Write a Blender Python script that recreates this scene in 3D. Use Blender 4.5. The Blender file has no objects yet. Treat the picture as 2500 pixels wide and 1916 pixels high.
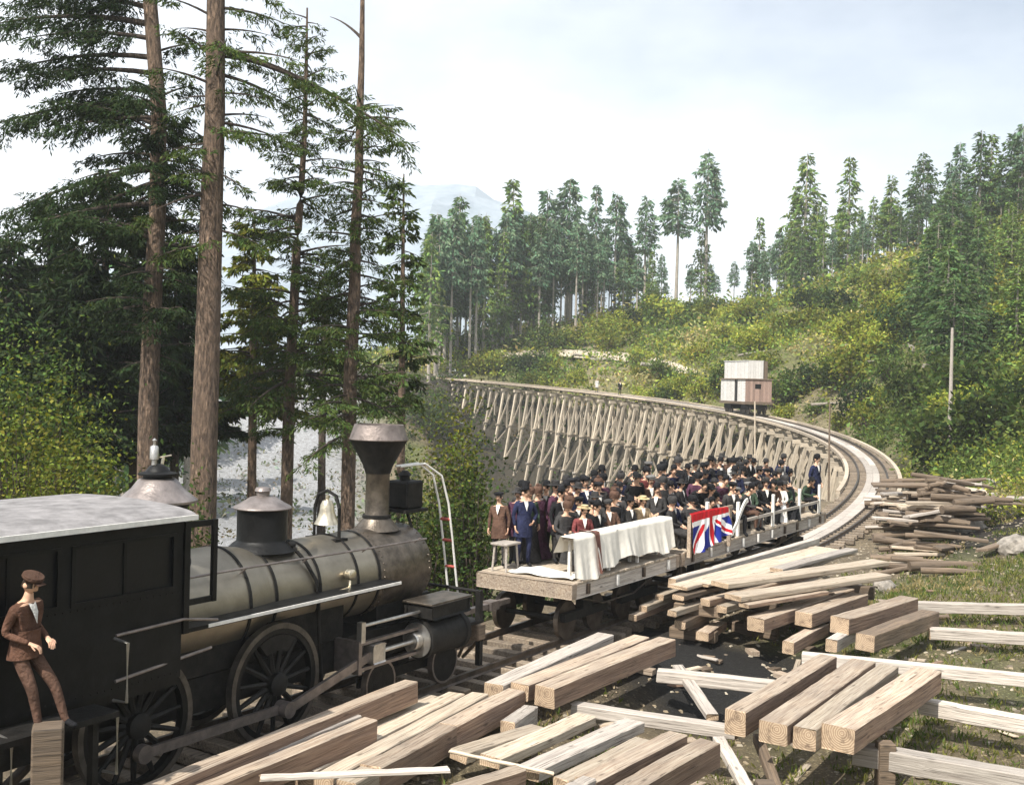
import bpy, bmesh, math, random
import numpy as np
from mathutils import Vector, Matrix
random.seed(7); rng = np.random.default_rng(7)
S = bpy.context.scene
COL = S.collection
R = math.radians

# ------------------------------------------------------------------ camera
F = 2700.0; CX = 1250.0; CY = 928.5; ROLL = math.atan(.0236); H = 5.5
cd = bpy.data.cameras.new('camera'); cam = bpy.data.objects.new('camera', cd); COL.objects.link(cam)
cd.sensor_width = 36; cd.lens = 36 * F / 2500; cd.clip_start = .1; cd.clip_end = 9000
cd.shift_y = -(958 - CY) / 2500
cam.matrix_world = Matrix.Translation((0, 0, H)) @ Matrix.Rotation(R(90), 4, 'X') @ Matrix.Rotation(ROLL, 4, 'Z')
S.camera = cam
# ------------------------------------------------------------------ sky, sun, exposure
SUN_EL = R(51); SUN_DIR = Vector((-.60, -.80, 0)).normalized()          # horizontal direction towards the sun
w = bpy.data.worlds.new('World'); S.world = w; w.use_nodes = True
nt = w.node_tree; nt.nodes.clear()
def N(t, **k):
    n = nt.nodes.new(t)
    for a, b in k.items(): setattr(n, a, b)
    return n
sky = N('ShaderNodeTexSky', sky_type='NISHITA', sun_disc=False, sun_elevation=SUN_EL,
        sun_rotation=math.atan2(SUN_DIR.x, SUN_DIR.y), air_density=1.0, dust_density=1.6, ozone_density=1.0)
tc = N('ShaderNodeTexCoord'); mp = N('ShaderNodeMapping'); mp.inputs['Scale'].default_value = (1.0, 1.0, 2.2)
mp.inputs['Location'].default_value = (.35, .1, .2)
nz = N('ShaderNodeTexNoise'); nz.inputs['Scale'].default_value = 1.7; nz.inputs['Detail'].default_value = 6; nz.inputs['Roughness'].default_value = .52
cr = N('ShaderNodeValToRGB'); cr.color_ramp.elements[0].color = (.22, .22, .22, 1); cr.color_ramp.elements[0].position = .30; cr.color_ramp.elements[1].position = .66
mx = N('ShaderNodeMixRGB'); mx.inputs['Color2'].default_value = (11.4, 11.9, 12.5, 1)
bg = N('ShaderNodeBackground'); bg.inputs['Strength'].default_value = .08
out = N('ShaderNodeOutputWorld')
L = nt.links.new
L(tc.outputs['Generated'], mp.inputs['Vector']); L(mp.outputs['Vector'], nz.inputs['Vector']); L(nz.outputs['Fac'], cr.inputs['Fac'])
L(cr.outputs['Color'], mx.inputs['Fac']); L(sky.outputs['Color'], mx.inputs['Color1']); L(mx.outputs['Color'], bg.inputs['Color']); L(bg.outputs['Background'], out.inputs['Surface'])
sd = bpy.data.lights.new('sun', 'SUN'); sd.energy = 5.0; sd.angle = R(.6); sd.color = (1, .95, .86)
sun = bpy.data.objects.new('sun', sd); COL.objects.link(sun)
to_sun = Vector((SUN_DIR.x * math.cos(SUN_EL), SUN_DIR.y * math.cos(SUN_EL), math.sin(SUN_EL)))
sun.rotation_euler = to_sun.to_track_quat('Z', 'Y').to_euler(); sun.location = (-30, -10, 60)
S.view_settings.view_transform = 'Standard'; S.view_settings.look = 'None'
S.view_settings.exposure = 0.6; S.view_settings.gamma = 1
S.render.engine = 'CYCLES'
S.cycles.volume_bounces = 1; S.cycles.max_bounces = 4; S.cycles.transparent_max_bounces = 6
S.cycles.use_denoising = True
try: S.cycles.volume_step_rate = 2.0
except Exception: pass

# ------------------------------------------------------------------ pixel <-> place
_c, _s = math.cos(ROLL), math.sin(ROLL)
def ray(px, py):
    u = px - CX; v = CY - py
    return (u * _c - v * _s) / F, (u * _s + v * _c) / F
def atz(px, py, z):
    a, b = ray(px, py); Y = (z - H) / b
    return Vector((a * Y, Y, z))
def aty(px, py, Y):
    a, b = ray(px, py)
    return Vector((a * Y, Y, H + b * Y))

# ------------------------------------------------------------------ the line of the railway
TH0 = math.atan2(.838, .545); ORI = (-5.48, 14.85); S0 = 26.0; RAD = 95.0; SEND = 166.0
def zrail(s):
    t = s - 27
    return 0.0 if t < 0 else .043 * t * t / (t + 6)
def track(s, off=0.0, dz=0.0):
    """point at arc length s, off metres to the far (left) side; and its heading"""
    if s <= S0:
        x = ORI[0] + math.cos(TH0) * s; y = ORI[1] + math.sin(TH0) * s; th = TH0
    else:
        x0 = ORI[0] + math.cos(TH0) * S0; y0 = ORI[1] + math.sin(TH0) * S0
        th = TH0 + (s - S0) / RAD
        x = x0 + RAD * (math.sin(th) - math.sin(TH0)); y = y0 - RAD * (math.cos(th) - math.cos(TH0))
    return Vector((x - math.sin(th) * off, y + math.cos(th) * off, zrail(s) + dz)), th
TRS = np.arange(-14, SEND + 14, .5)
TRP = np.array([[*track(s)[0], track(s)[1]] for s in TRS])
def near_track(x, y):
    """nearest arc length index and signed offset (+ left / inner side)"""
    x = np.atleast_1d(np.asarray(x, float)); y = np.atleast_1d(np.asarray(y, float))
    idx = np.zeros(len(x), int); off = np.zeros(len(x))
    for a in range(0, len(x), 4000):
        dx = x[a:a + 4000, None] - TRP[None, :, 0]; dy = y[a:a + 4000, None] - TRP[None, :, 1]
        d2 = dx * dx + dy * dy; k = d2.argmin(1); r = np.arange(len(k))
        th = TRP[k, 3]; sg = -np.sin(th) * dx[r, k] + np.cos(th) * dy[r, k]
        idx[a:a + 4000] = k; off[a:a + 4000] = np.sign(sg) * np.sqrt(d2[r, k])
    return idx, off

# ------------------------------------------------------------------ noise (numpy value noise)
_lat = rng.random((256, 256))
def vnoise(x, y):
    xi = np.floor(x).astype(int); yi = np.floor(y).astype(int); fx = x - xi; fy = y - yi
    fx = fx * fx * (3 - 2 * fx); fy = fy * fy * (3 - 2 * fy)
    g = lambda a, b: _lat[a & 255, b & 255]
    return (g(xi, yi) * (1 - fx) + g(xi + 1, yi) * fx) * (1 - fy) + (g(xi, yi + 1) * (1 - fx) + g(xi + 1, yi + 1) * fx) * fy
def fbm(x, y, o=4):
    t = 0; a = .5
    for i in range(o): t = t + a * vnoise(x * 2 ** i + 13 * i, y * 2 ** i + 7 * i); a *= .5
    return t

# ------------------------------------------------------------------ terrain
CP = [(-12, 8, -.5), (0, 0, 3.6), (0, -30, 6), (-25, 0, 1), (25, 0, 3), (0, 10, -.3), (-5, 12, -.5), (3, 13, -.7), (8, 14, -.9), (3, 17, -1.0), (6, 18, -1.2), (8, 20, -1.0), (12, 20, -.7), (3.6, 20.5, -1.2), (4.8, 21.5, -1.2), (5, 24, -.7), (4, 26, -.5), (8, 26, -.5),
      (12, 27, -.5), (17, 34, .3), (14, 38, -.2), (20, 45, .9), (24, 52, 1.4), (24, 40, 1.4), (30, 60, 3.0), (34, 46, 3.0), (45, 60, 6.5), (40, 85, 7.5), (32, 75, 4.6),
      (34, 100, 7), (50, 110, 13), (62, 125, 22), (78, 150, 33), (100, 150, 42), (70, 180, 29), (95, 200, 40), (58, 170, 25.5), (49, 190, 19.8), (30, 200, 19), (9, 197, 15.5), (-8, 190, 12), (-25, 185, 8.5), (20, 170, 12.5), (35, 150, 12.5), (30, 125, 8.2), (5, 172, 9.5), (0, 240, 6), (40, 250, 8), (110, 260, 25), (70, 90, 18), (70, 60, 14), (60, 30, 6), (35, 20, 1.5),
      (-14, 165, 5.3), (-22, 160, 4.2), (-30, 150, 1.5), (-9, 26, -1.4), (-14, 33, -3), (-7, 33, -3.0), (-4, 45, -6.5), (-18, 48, -5.5), (0, 60, -9), (-3, 90, -10), (-2, 115, -9.5), (-15, 135, -7), (-35, 110, -7), (-45, 70, -5), (-30, 30, -1.5), (-25, 40, -3), (-60, 150, -4), (-60, 210, 1), (-40, 240, 4), (-100, 260, 6), (-110, 120, 0), (-80, 40, 3), (6, 50, -5)]
for s in (60, 75, 90, 105, 120, 135, 150):                     # the side hill the trestle stands on
    p, th = track(s, -5.0); CP.append((p.x, p.y, p.z - .5))
    p, th = track(s, 6.5); CP.append((p.x, p.y, p.z - (12.5 if s < 140 else 8.0)))
for s in (164, 172): p, th = track(s); CP.append((p.x, p.y, p.z - .5))
for s in (34, 40, 46): p, th = track(s, -3); CP.append((p.x, p.y, p.z - .5)); p, th = track(s, 5); CP.append((p.x, p.y, p.z - 3.4))
CP = np.array(CP, float)
def _tps(r2): return np.where(r2 > 0, r2 * np.log(np.maximum(r2, 1e-9)), 0)
_n = len(CP); _k = _tps(((CP[:, None, :2] - CP[None, :, :2]) ** 2).sum(-1)) + np.eye(_n) * 60
_P = np.c_[np.ones(_n), CP[:, :2]]; _A = np.block([[_k, _P], [_P.T, np.zeros((3, 3))]])
_W = np.linalg.solve(_A, np.r_[CP[:, 2], 0, 0, 0])
def smooth(a, b, x):
    t = np.clip((x - a) / (b - a), 0, 1); return t * t * (3 - 2 * t)
def ground(x, y):
    x = np.atleast_1d(np.asarray(x, float)); y = np.atleast_1d(np.asarray(y, float))
    z = np.zeros(len(x))
    for a in range(0, len(x), 4000):
        X = x[a:a + 4000]; Y = y[a:a + 4000]
        k = _tps((X[:, None] - CP[None, :, 0]) ** 2 + (Y[:, None] - CP[None, :, 1]) ** 2)
        z[a:a + 4000] = k @ _W[:_n] + _W[_n] + _W[_n + 1] * X + _W[_n + 2] * Y
    far = np.maximum(smooth(180, 330, np.abs(x)), np.maximum(smooth(270, 420, y), smooth(-40, -140, y)))
    z = np.clip(z, -12, 60) * (1 - far) + 0.0 * far
    rr = np.sqrt(x * x + y * y)
    amp = .12 + .9 * smooth(35, 160, rr)
    z = z + amp * (fbm(x / (4 + rr * .03) + 50, y / (4 + rr * .03) + 50) - .47) * 1.3
    idx, off = near_track(x, y); s = TRS[idx]; zr = TRP[idx, 2]; d = np.abs(off)
    form = np.where((s < 44) | (s > 161), 1.0, 0.0)
    b = smooth(4.6, 2.1, d) * form
    z = z * (1 - b) + (zr - .34) * b
    under = (form == 0) & (off > -4.5) & (off < 12)
    lim = zr - 2.2 - np.clip(off + 2.8, 0, 12) * 1.9 * smooth(166, 136, s) * smooth(42, 54, s)
    lim = np.maximum(lim, -12.5)
    z = np.where(under, np.minimum(z, lim), z)
    return z
def gz(x, y): return float(ground([x], [y])[0])

# ------------------------------------------------------------------ mesh helpers
class MB:
    def __init__(s): s.v = []; s.f = []; s.m = []
    def add(s, vs, fs, m=0, M=None):
        b = len(s.v)
        s.v += [tuple(M @ Vector(p)) for p in vs] if M is not None else [tuple(p) for p in vs]
        s.f += [tuple(i + b for i in f) for f in fs]; s.m += [m] * len(fs); return s
    def box(s, x0, x1, y0, y1, z0, z1, m=0, M=None, ch=0.0):
        if ch <= 0:
            vs = [(x, y, z) for x in (x0, x1) for y in (y0, y1) for z in (z0, z1)]
            return s.add(vs, [(0, 1, 3, 2), (4, 6, 7, 5), (0, 4, 5, 1), (2, 3, 7, 6), (0, 2, 6, 4), (1, 5, 7, 3)], m, M)
        pr = [(y0 + ch, z0), (y1 - ch, z0), (y1, z0 + ch), (y1, z1 - ch), (y1 - ch, z1), (y0 + ch, z1), (y0, z1 - ch), (y0, z0 + ch)]
        rings = []
        for x, sh in ((x0, 1), (x0 + ch, 0), (x1 - ch, 0), (x1, 1)):
            cy, cz = (y0 + y1) / 2, (z0 + z1) / 2
            rings.append([(x, cy + (y - cy) * (1 - sh * 2 * ch / (y1 - y0)), cz + (z - cz) * (1 - sh * 2 * ch / (z1 - z0))) for y, z in pr])
        return s.loft(rings, m, True, M)
    def loft(s, rings, m=0, caps=True, M=None, closed=True):
        n = len(rings[0]); vs = [p for r in rings for p in r]; fs = []
        for i in range(len(rings) - 1):
            for j in range(n if closed else n - 1):
                a = i * n + j; b = i * n + (j + 1) % n
                fs.append((a, b, b + n, a + n))
        if caps: fs += [tuple(range(n - 1, -1, -1)), tuple((len(rings) - 1) * n + j for j in range(n))]
        return s.add(vs, fs, m, M)
    def tube(s, pts, rad, n=8, m=0, caps=True, M=None):
        pts = [Vector(p) for p in pts]
        if not hasattr(rad, '__len__'): rad = [rad] * len(pts)
        rings = []; up = Vector((0, 0, 1))
        for i, p in enumerate(pts):
            d = (pts[min(i + 1, len(pts) - 1)] - pts[max(i - 1, 0)]).normalized()
            a = d.cross(up)
            if a.length < .05: a = d.cross(Vector((1, 0, 0)))
            a.normalize(); b = a.cross(d)
            rings.append([tuple(p + (a * math.cos(2 * math.pi * k / n) + b * math.sin(2 * math.pi * k / n)) * rad[i]) for k in range(n)])
        return s.loft(rings, m, caps, M)
    def lathe(s, prof, n=24, m=0, M=None, caps=True):
        """prof [(r,z)...] about z"""
        rings = [[(r * math.cos(2 * math.pi * k / n), r * math.sin(2 * math.pi * k / n), z) for k in range(n)] for r, z in prof]
        return s.loft(rings, m, caps, M)
    def mesh(s, name, mats, smooth=False, ang=None):
        me = bpy.data.meshes.new(name); me.from_pydata(s.v, [], s.f)
        for x in mats if isinstance(mats, (list, tuple)) else [mats]: me.materials.append(x)
        me.polygons.foreach_set('material_index', s.m)
        bm = bmesh.new(); bm.from_mesh(me); bmesh.ops.recalc_face_normals(bm, faces=bm.faces); bm.to_mesh(me); bm.free()
        if smooth:
            me.polygons.foreach_set('use_smooth', [True] * len(me.polygons))
            me.set_sharp_from_angle(angle=R(ang or 40))
        me.update(); return me
    def build(s, name, mats, parent=None, smooth=False, ang=None):
        return link(name, s.mesh(name, mats, smooth, ang), parent)
def link(name, me, parent=None):
    o = bpy.data.objects.new(name, me); COL.objects.link(o); o.parent = parent; return o
def tag(o, label=None, cat=None, group=None, kind=None):
    if label: o['label'] = label
    if cat: o['category'] = cat
    if group: o['group'] = group
    if kind: o['kind'] = kind
    return o
def thing(name, label, cat, loc=(0, 0, 0), rz=0.0, group=None):
    o = bpy.data.objects.new(name, None); COL.objects.link(o); o.empty_display_size = .3
    o.location = loc; o.rotation_euler = (0, 0, rz); return tag(o, label, cat, group)
def AX(axis, loc):
    """matrix that lays a z-lathe along x or y"""
    Rm = Matrix.Rotation(R(90), 4, 'Y') if axis == 'x' else Matrix.Rotation(R(-90), 4, 'X')
    return Matrix.Translation(loc) @ Rm
def leafmesh(name, V, C, mat):
    """V (n,4,3) quads, C (n,3) colours"""
    n = len(V); me = bpy.data.meshes.new(name)
    me.vertices.add(4 * n); me.vertices.foreach_set('co', V.reshape(-1).astype(np.float32))
    me.loops.add(4 * n); me.loops.foreach_set('vertex_index', np.arange(4 * n, dtype=np.int32))
    me.polygons.add(n); me.polygons.foreach_set('loop_start', np.arange(0, 4 * n, 4, dtype=np.int32))
    try: me.polygons.foreach_set('loop_total', np.full(n, 4, dtype=np.int32))
    except Exception: pass
    me.update(calc_edges=True)
    at = me.color_attributes.new('Col', 'FLOAT_COLOR', 'POINT')
    c4 = np.ones((n, 4, 4), np.float32); c4[:, :, :3] = C[:, None, :]
    at.data.foreach_set('color', c4.reshape(-1)); me.materials.append(mat); me.validate(); return me
def leaves(P, D, ln, wd, jit=.6):
    """quads at P (n,3) along D with length and width arrays"""
    n = len(P); D = D / np.maximum(np.linalg.norm(D, axis=1, keepdims=True), 1e-6)
    D = D + rng.normal(0, jit, (n, 3)); D /= np.linalg.norm(D, axis=1, keepdims=True)
    U = rng.normal(0, 1, (n, 3)); W = np.cross(D, U); W /= np.maximum(np.linalg.norm(W, axis=1, keepdims=True), 1e-6)
    ln = np.broadcast_to(ln, (n,))[:, None] * rng.uniform(.6, 1.4, (n, 1)); wd = np.broadcast_to(wd, (n,))[:, None] * rng.uniform(.6, 1.4, (n, 1))
    a = P - W * wd * .25; b = P + W * wd * .25; m = P + D * ln * .55
    return np.stack([P, m + W * wd * .5, P + D * ln, m - W * wd * .5], 1)

# ------------------------------------------------------------------ materials
def newmat(name):
    m = bpy.data.materials.new(name); m.use_nodes = True
    return m, m.node_tree, m.node_tree.nodes['Principled BSDF']
def mix(t, fac, c1, c2, mode='MIX'):
    n = t.nodes.new('ShaderNodeMixRGB'); n.blend_type = mode
    for k, v in (('Fac', fac), ('Color1', c1), ('Color2', c2)):
        if hasattr(v, 'links'): t.links.new(v, n.inputs[k])
        elif isinstance(v, (tuple, list)): n.inputs[k].default_value = (*v[:3], 1)
        else: n.inputs[k].default_value = v
    return n.outputs['Color']
def noise(t, scale, detail=4, rough=.55, vec=None, lo=.35, hi=.65):
    n = t.nodes.new('ShaderNodeTexNoise'); n.inputs['Scale'].default_value = scale; n.inputs['Detail'].default_value = detail; n.inputs['Roughness'].default_value = rough
    if vec is not None: t.links.new(vec, n.inputs['Vector'])
    r = t.nodes.new('ShaderNodeMapRange'); r.inputs['From Min'].default_value = lo; r.inputs['From Max'].default_value = hi
    t.links.new(n.outputs['Fac'], r.inputs['Value']); return r.outputs['Result']
def coords(t, scale=(1, 1, 1), kind='Object', rnd=False):
    tc = t.nodes.new('ShaderNodeTexCoord'); mp = t.nodes.new('ShaderNodeMapping'); mp.inputs['Scale'].default_value = scale
    t.links.new(tc.outputs[kind], mp.inputs['Vector'])
    if rnd:
        oi = t.nodes.new('ShaderNodeObjectInfo'); mu = t.nodes.new('ShaderNodeMath'); mu.operation = 'MULTIPLY'; mu.inputs[1].default_value = 37
        t.links.new(oi.outputs['Random'], mu.inputs[0]); cb = t.nodes.new('ShaderNodeCombineXYZ')
        for k in 'XYZ': t.links.new(mu.outputs[0], cb.inputs[k])
        t.links.new(cb.outputs[0], mp.inputs['Location'])
    return mp.outputs['Vector']
def bump(t, bs, h, dist=.01, st=.6):
    b = t.nodes.new('ShaderNodeBump'); b.inputs['Distance'].default_value = dist; b.inputs['Strength'].default_value = st
    t.links.new(h, b.inputs['Height']); t.links.new(b.outputs['Normal'], bs.inputs['Normal'])
def plain(name, col, rough=.6, metal=0.0, var=.25, scale=6.0, spec=.5, bmp=.004):
    m, t, b = newmat(name); v = coords(t, rnd=True)
    n = noise(t, scale, 5, .6, v)
    c = mix(t, n, tuple(x * (1 - var) for x in col), tuple(min(1, x * (1 + var)) for x in col))
    t.links.new(c, b.inputs['Base Color']); b.inputs['Roughness'].default_value = rough; b.inputs['Metallic'].default_value = metal
    b.inputs['Specular IOR Level'].default_value = spec
    if bmp: bump(t, b, noise(t, scale * 5, 3, .6, v), bmp, .5)
    return m
def wood(name, dark, light, rough=.8, val=.3, grey=.35):
    m, t, b = newmat(name); v = coords(t, (.5, 11, 11), rnd=True)
    g = noise(t, 2.2, 6, .62, v, .3, .7)
    c = mix(t, g, dark, light)
    blot = noise(t, 1.3, 5, .6, coords(t, (1, 2.5, 2.5), rnd=True), .35, .68)
    k = t.nodes.new('ShaderNodeMath'); k.operation = 'MULTIPLY'; k.inputs[1].default_value = grey; t.links.new(blot, k.inputs[0])
    c = mix(t, k.outputs[0], c, tuple(.5 * x + .5 * (sum(dark) / 3) for x in dark))
    kn = t.nodes.new('ShaderNodeTexVoronoi'); kn.inputs['Scale'].default_value = 1.0; t.links.new(coords(t, (1.6, 5, 5), rnd=True), kn.inputs['Vector'])
    km = t.nodes.new('ShaderNodeMapRange'); km.inputs['From Min'].default_value = .05; km.inputs['From Max'].default_value = .16; km.inputs['To Min'].default_value = .8; km.inputs['To Max'].default_value = 0; t.links.new(kn.outputs['Distance'], km.inputs['Value'])
    c = mix(t, km.outputs['Result'], c, tuple(x * .4 for x in dark))
    cr_ = noise(t, 3.5, 3, .5, coords(t, (.35, 22, 22), rnd=True), .60, .68)
    c = mix(t, cr_, c, tuple(x * .3 for x in dark))
    oi = t.nodes.new('ShaderNodeObjectInfo'); mr = t.nodes.new('ShaderNodeMapRange'); mr.inputs['To Min'].default_value = 1 - val; mr.inputs['To Max'].default_value = 1 + val * .6
    t.links.new(oi.outputs['Random'], mr.inputs['Value'])
    hs = t.nodes.new('ShaderNodeHueSaturation'); t.links.new(c, hs.inputs['Color']); t.links.new(mr.outputs['Result'], hs.inputs['Value'])
    t.links.new(hs.outputs['Color'], b.inputs['Base Color']); b.inputs['Roughness'].default_value = rough
    bump(t, b, g, .012, .7); return m
def foliage(name, trans=.35, rough=.55):
    m, t, b = newmat(name); at = t.nodes.new('ShaderNodeAttribute'); at.attribute_name = 'Col'
    t.links.new(at.outputs['Color'], b.inputs['Base Color']); b.inputs['Roughness'].default_value = rough; b.inputs['Specular IOR Level'].default_value = .08
    tr = t.nodes.new('ShaderNodeBsdfTranslucent'); t.links.new(mix(t, 1.0, at.outputs['Color'], (1.0, 1.0, .5), 'MULTIPLY'), tr.inputs['Color'])
    ms = t.nodes.new('ShaderNodeMixShader'); ms.inputs['Fac'].default_value = trans
    t.links.new(b.outputs[0], ms.inputs[1]); t.links.new(tr.outputs[0], ms.inputs[2]); t.links.new(ms.outputs[0], t.nodes['Material Output'].inputs['Surface'])
    return m
def bark(name, dark, light):
    m, t, b = newmat(name); v = coords(t, (7, 7, 1.6), rnd=True)
    g = noise(t, 2.0, 6, .7, v, .38, .62); c = mix(t, g, dark, light)
    c = mix(t, noise(t, .7, 4, .6, coords(t, rnd=True), .45, .75), c, tuple(x * .55 for x in light))
    t.links.new(c, b.inputs['Base Color']); b.inputs['Roughness'].default_value = .9; bump(t, b, g, .06, 1.0); return m
M = {}
M['timber'] = wood('sawn_timber', (.27, .185, .125), (.58, .485, .375), grey=.5)
M['timber_grey'] = wood('weathered_timber', (.32, .27, .23), (.64, .58, .51), grey=.3)
M['timber_side_shaded'] = wood('rust_brown_shaded_side', (.17, .10, .068), (.40, .275, .19), grey=.4)  # rust-brown sawn sides, darkened further by shade painted into the wood
em, t, b = newmat('end_grain'); wv_ = t.nodes.new('ShaderNodeTexWave'); wv_.wave_type = 'RINGS'; wv_.rings_direction = 'X'; wv_.inputs['Scale'].default_value = 9; wv_.inputs['Distortion'].default_value = 2.5; wv_.inputs['Detail'].default_value = 3; wv_.inputs['Detail Scale'].default_value = 1.5
tcx = t.nodes.new('ShaderNodeTexCoord'); mpx = t.nodes.new('ShaderNodeMapping'); mpx.inputs['Location'].default_value = (0, .06, .10); mpx.inputs['Scale'].default_value = (0, 1, 1); t.links.new(tcx.outputs['Object'], mpx.inputs['Vector']); t.links.new(mpx.outputs['Vector'], wv_.inputs['Vector'])
c = mix(t, wv_.outputs['Fac'], (.30, .205, .13), (.50, .385, .27)); c = mix(t, noise(t, 7, 5, .65, coords(t, rnd=True), .5, .7), c, (.16, .11, .075)); t.links.new(c, b.inputs['Base Color']); b.inputs['Roughness'].default_value = .9; bump(t, b, wv_.outputs['Fac'], .004, .5); M['endgrain'] = em
M['timber_dark'] = wood('old_timber', (.10, .072, .05), (.25, .18, .12))
M['plank'] = wood('pale_plank', (.33, .25, .175), (.64, .55, .43), grey=.35)
M['tie'] = wood('tie_wood', (.15, .11, .08), (.36, .29, .21))
M['trestle'] = wood('trestle_wood', (.33, .265, .195), (.66, .57, .44), val=.3)
M['black'] = plain('black_engine_paint', (.006, .006, .006), .5, 0, .5, 3, .22)
M['dull'] = plain('sooty_iron', (.012, .011, .010), .65, .1, .5, 7, .25)
M['smokebox'] = plain('heat_browned_iron', (.12, .10, .08), .42, .7, .4, 5)
M['jacket'] = plain('planished_iron_jacket', (.29, .26, .21), .46, .88, .16, 2.0, bmp=.002)
M['capiron'] = plain('stack_cap_iron', (.21, .175, .16), .5, .6, .3, 5)
M['bright'] = plain('bright_steel', (.55, .53, .50), .32, .9, .15, 9)
M['rodsteel'] = plain('rod_steel', (.22, .19, .175), .45, .7, .25, 6)
M['tyre'] = plain('tyre_steel', (.10, .09, .08), .45, .6, .3, 6)
M['roofpaint'] = plain('pale_roof_canvas', (.21, .20, .20), .85, 0, .3, 4)
M['dome'] = plain('dome_cap_grey', (.25, .215, .20), .4, .6, .3, 4)
M['brass'] = plain('brass', (.62, .55, .42), .3, .9, .2, 7)
M['whitepaint'] = plain('white_paint', (.74, .72, .68), .6, 0, .12, 8)
M['redpaint'] = plain('red_paint', (.32, .06, .045), .6, 0, .3, 8)
M['rail'] = plain('rail_steel', (.10, .08, .065), .45, .7, .35, 4)
M['cloth'] = plain('white_cloth', (.78, .74, .66), .9, 0, .08, 3, .2)
M['strap'] = plain('brown_banner', (.16, .075, .06), .9, 0, .3, 6, .2)
M['glassdark'] = plain('dark_window', (.006, .006, .007), .35, 0, .2, 4, .3)
M['skin'] = plain('skin', (.62, .38, .26), .6, 0, .12, 20, .3)
M['hairdark'] = plain('dark_hair', (.03, .022, .016), .8, 0, .4, 30, .2)
M['eye'] = plain('eye_dark', (.02, .015, .012), .3, 0, .1, 20)
for nm, c in (('black', (.016, .016, .018)), ('navy', (.022, .026, .06)), ('charcoal', (.045, .043, .043)), ('brown', (.10, .058, .042)), ('grey', (.16, .155, .15)), ('plum', (.085, .035, .06)), ('white', (.72, .70, .66)), ('tan', (.36, .27, .17)), ('maroon', (.16, .045, .045)), ('straw', (.52, .42, .25)), ('rust', (.11, .058, .04)), ('green', (.045, .07, .045))):
    M['w_' + nm] = plain(nm + '_wool', c, .92, 0, .35, 3.2, .12, .03)
M['leaf'] = foliage('broad_leaf', .38); M['needle'] = foliage('conifer_needles', .22, .6)
M['bark'] = bark('fir_bark', (.055, .036, .026), (.33, .225, .155)); M['barkgrey'] = bark('grey_bark', (.26, .22, .18), (.58, .52, .44)); M['barkdark'] = bark('dark_bark', (.05, .036, .028), (.15, .11, .085))
M['stone'] = plain('rubble_stone', (.24, .215, .185), .9, 0, .35, 3)

# ground material: colour zones come from the vertex attribute, grain from noise
gm, t, b = newmat('ground_soil'); at = t.nodes.new('ShaderNodeAttribute'); at.attribute_name = 'Col'
v = coords(t); c = mix(t, noise(t, 3.0, 6, .65, v, .3, .7), at.outputs['Color'], mix(t, 1.0, at.outputs['Color'], (.45, .42, .38), 'MULTIPLY'))
c = mix(t, noise(t, 14, 4, .6, v, .56, .72), c, mix(t, 1.0, at.outputs['Color'], (2.3, 2.3, 2.3), 'MULTIPLY'))
t.links.new(c, b.inputs['Base Color']); b.inputs['Roughness'].default_value = .95; bump(t, b, noise(t, 9, 6, .7, v), .08, .9); M['ground'] = gm
hm, t, b = newmat('haze_tinted_slope'); v = coords(t, (1, 1, .5))
c = mix(t, noise(t, .05, 6, .7, v, .35, .65), (.17, .21, .25), (.26, .30, .34)); t.links.new(c, b.inputs['Base Color']); b.inputs['Roughness'].default_value = .95; M['hill'] = hm  # pale blue of distant haze put into the slope colour

# ------------------------------------------------------------------ ground sheet
def axis(a, n, mx_): # dense near zero, to +-mx_
    q = np.linspace(-1, 1, n); return np.sign(q) * (a * np.abs(q) + (mx_ - a) * np.abs(q) ** 5)
gx = axis(95, 231, 1400); gy = 60 + axis(110, 281, 1400)
GX, GY = np.meshgrid(gx, gy); fx, fy = GX.ravel(), GY.ravel(); FZ = ground(fx, fy)
nx_, ny_ = len(gx), len(gy)
i = np.arange(nx_ * ny_).reshape(ny_, nx_); q = np.stack([i[:-1, :-1], i[:-1, 1:], i[1:, 1:], i[1:, :-1]], -1).reshape(-1, 4)
me = bpy.data.meshes.new('ground'); me.from_pydata(np.c_[fx, fy, FZ].tolist(), [], q.tolist())
me.polygons.foreach_set('use_smooth', [True] * len(me.polygons))
idx, off = near_track(fx, fy)
n1 = fbm(fx / 3, fy / 3)[:, None]; n2 = fbm(fx / 14 + 9, fy / 14)[:, None]
colr = np.array([.24, .19, .115]) * (1 - smooth(.35, .6, n1)) + np.array([.14, .155, .05]) * smooth(.35, .6, n1)
hillz = (((off < -3.5) & (TRS[idx] > 46)) * 1.0)[:, None]
colr = colr * (1 - hillz) + hillz * (np.array([.17, .175, .06]) * (1 - smooth(.42, .6, n2)) + np.array([.30, .26, .15]) * smooth(.42, .6, n2)) * (.6 + .8 * n1)
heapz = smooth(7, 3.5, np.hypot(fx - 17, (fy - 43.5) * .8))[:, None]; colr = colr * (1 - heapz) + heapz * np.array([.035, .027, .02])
pale = (smooth(-.10, -.17, fx / np.maximum(fy, 1)) * smooth(42, 66, fy))[:, None]
colr = colr * (1 - pale) + pale * (np.array([.41, .42, .44]) * (.80 + .4 * n2))
dirt = (smooth(4.5, 2.2, np.abs(off)) * (TRS[idx] < 46))[:, None]
colr = colr * (1 - dirt) + dirt * np.array([.27, .215, .14]) * (.6 + .8 * n1)
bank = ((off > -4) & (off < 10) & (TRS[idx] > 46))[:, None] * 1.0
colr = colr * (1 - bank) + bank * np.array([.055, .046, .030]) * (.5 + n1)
hollow_shade = (smooth(3.3, 2.1, np.hypot(fx - 4.7, (fy - 23.6) * 1.1) + (n1[:, 0] - .47) * 3.5))[:, None]  # deep shade of the hollow painted into the ground colour
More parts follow.
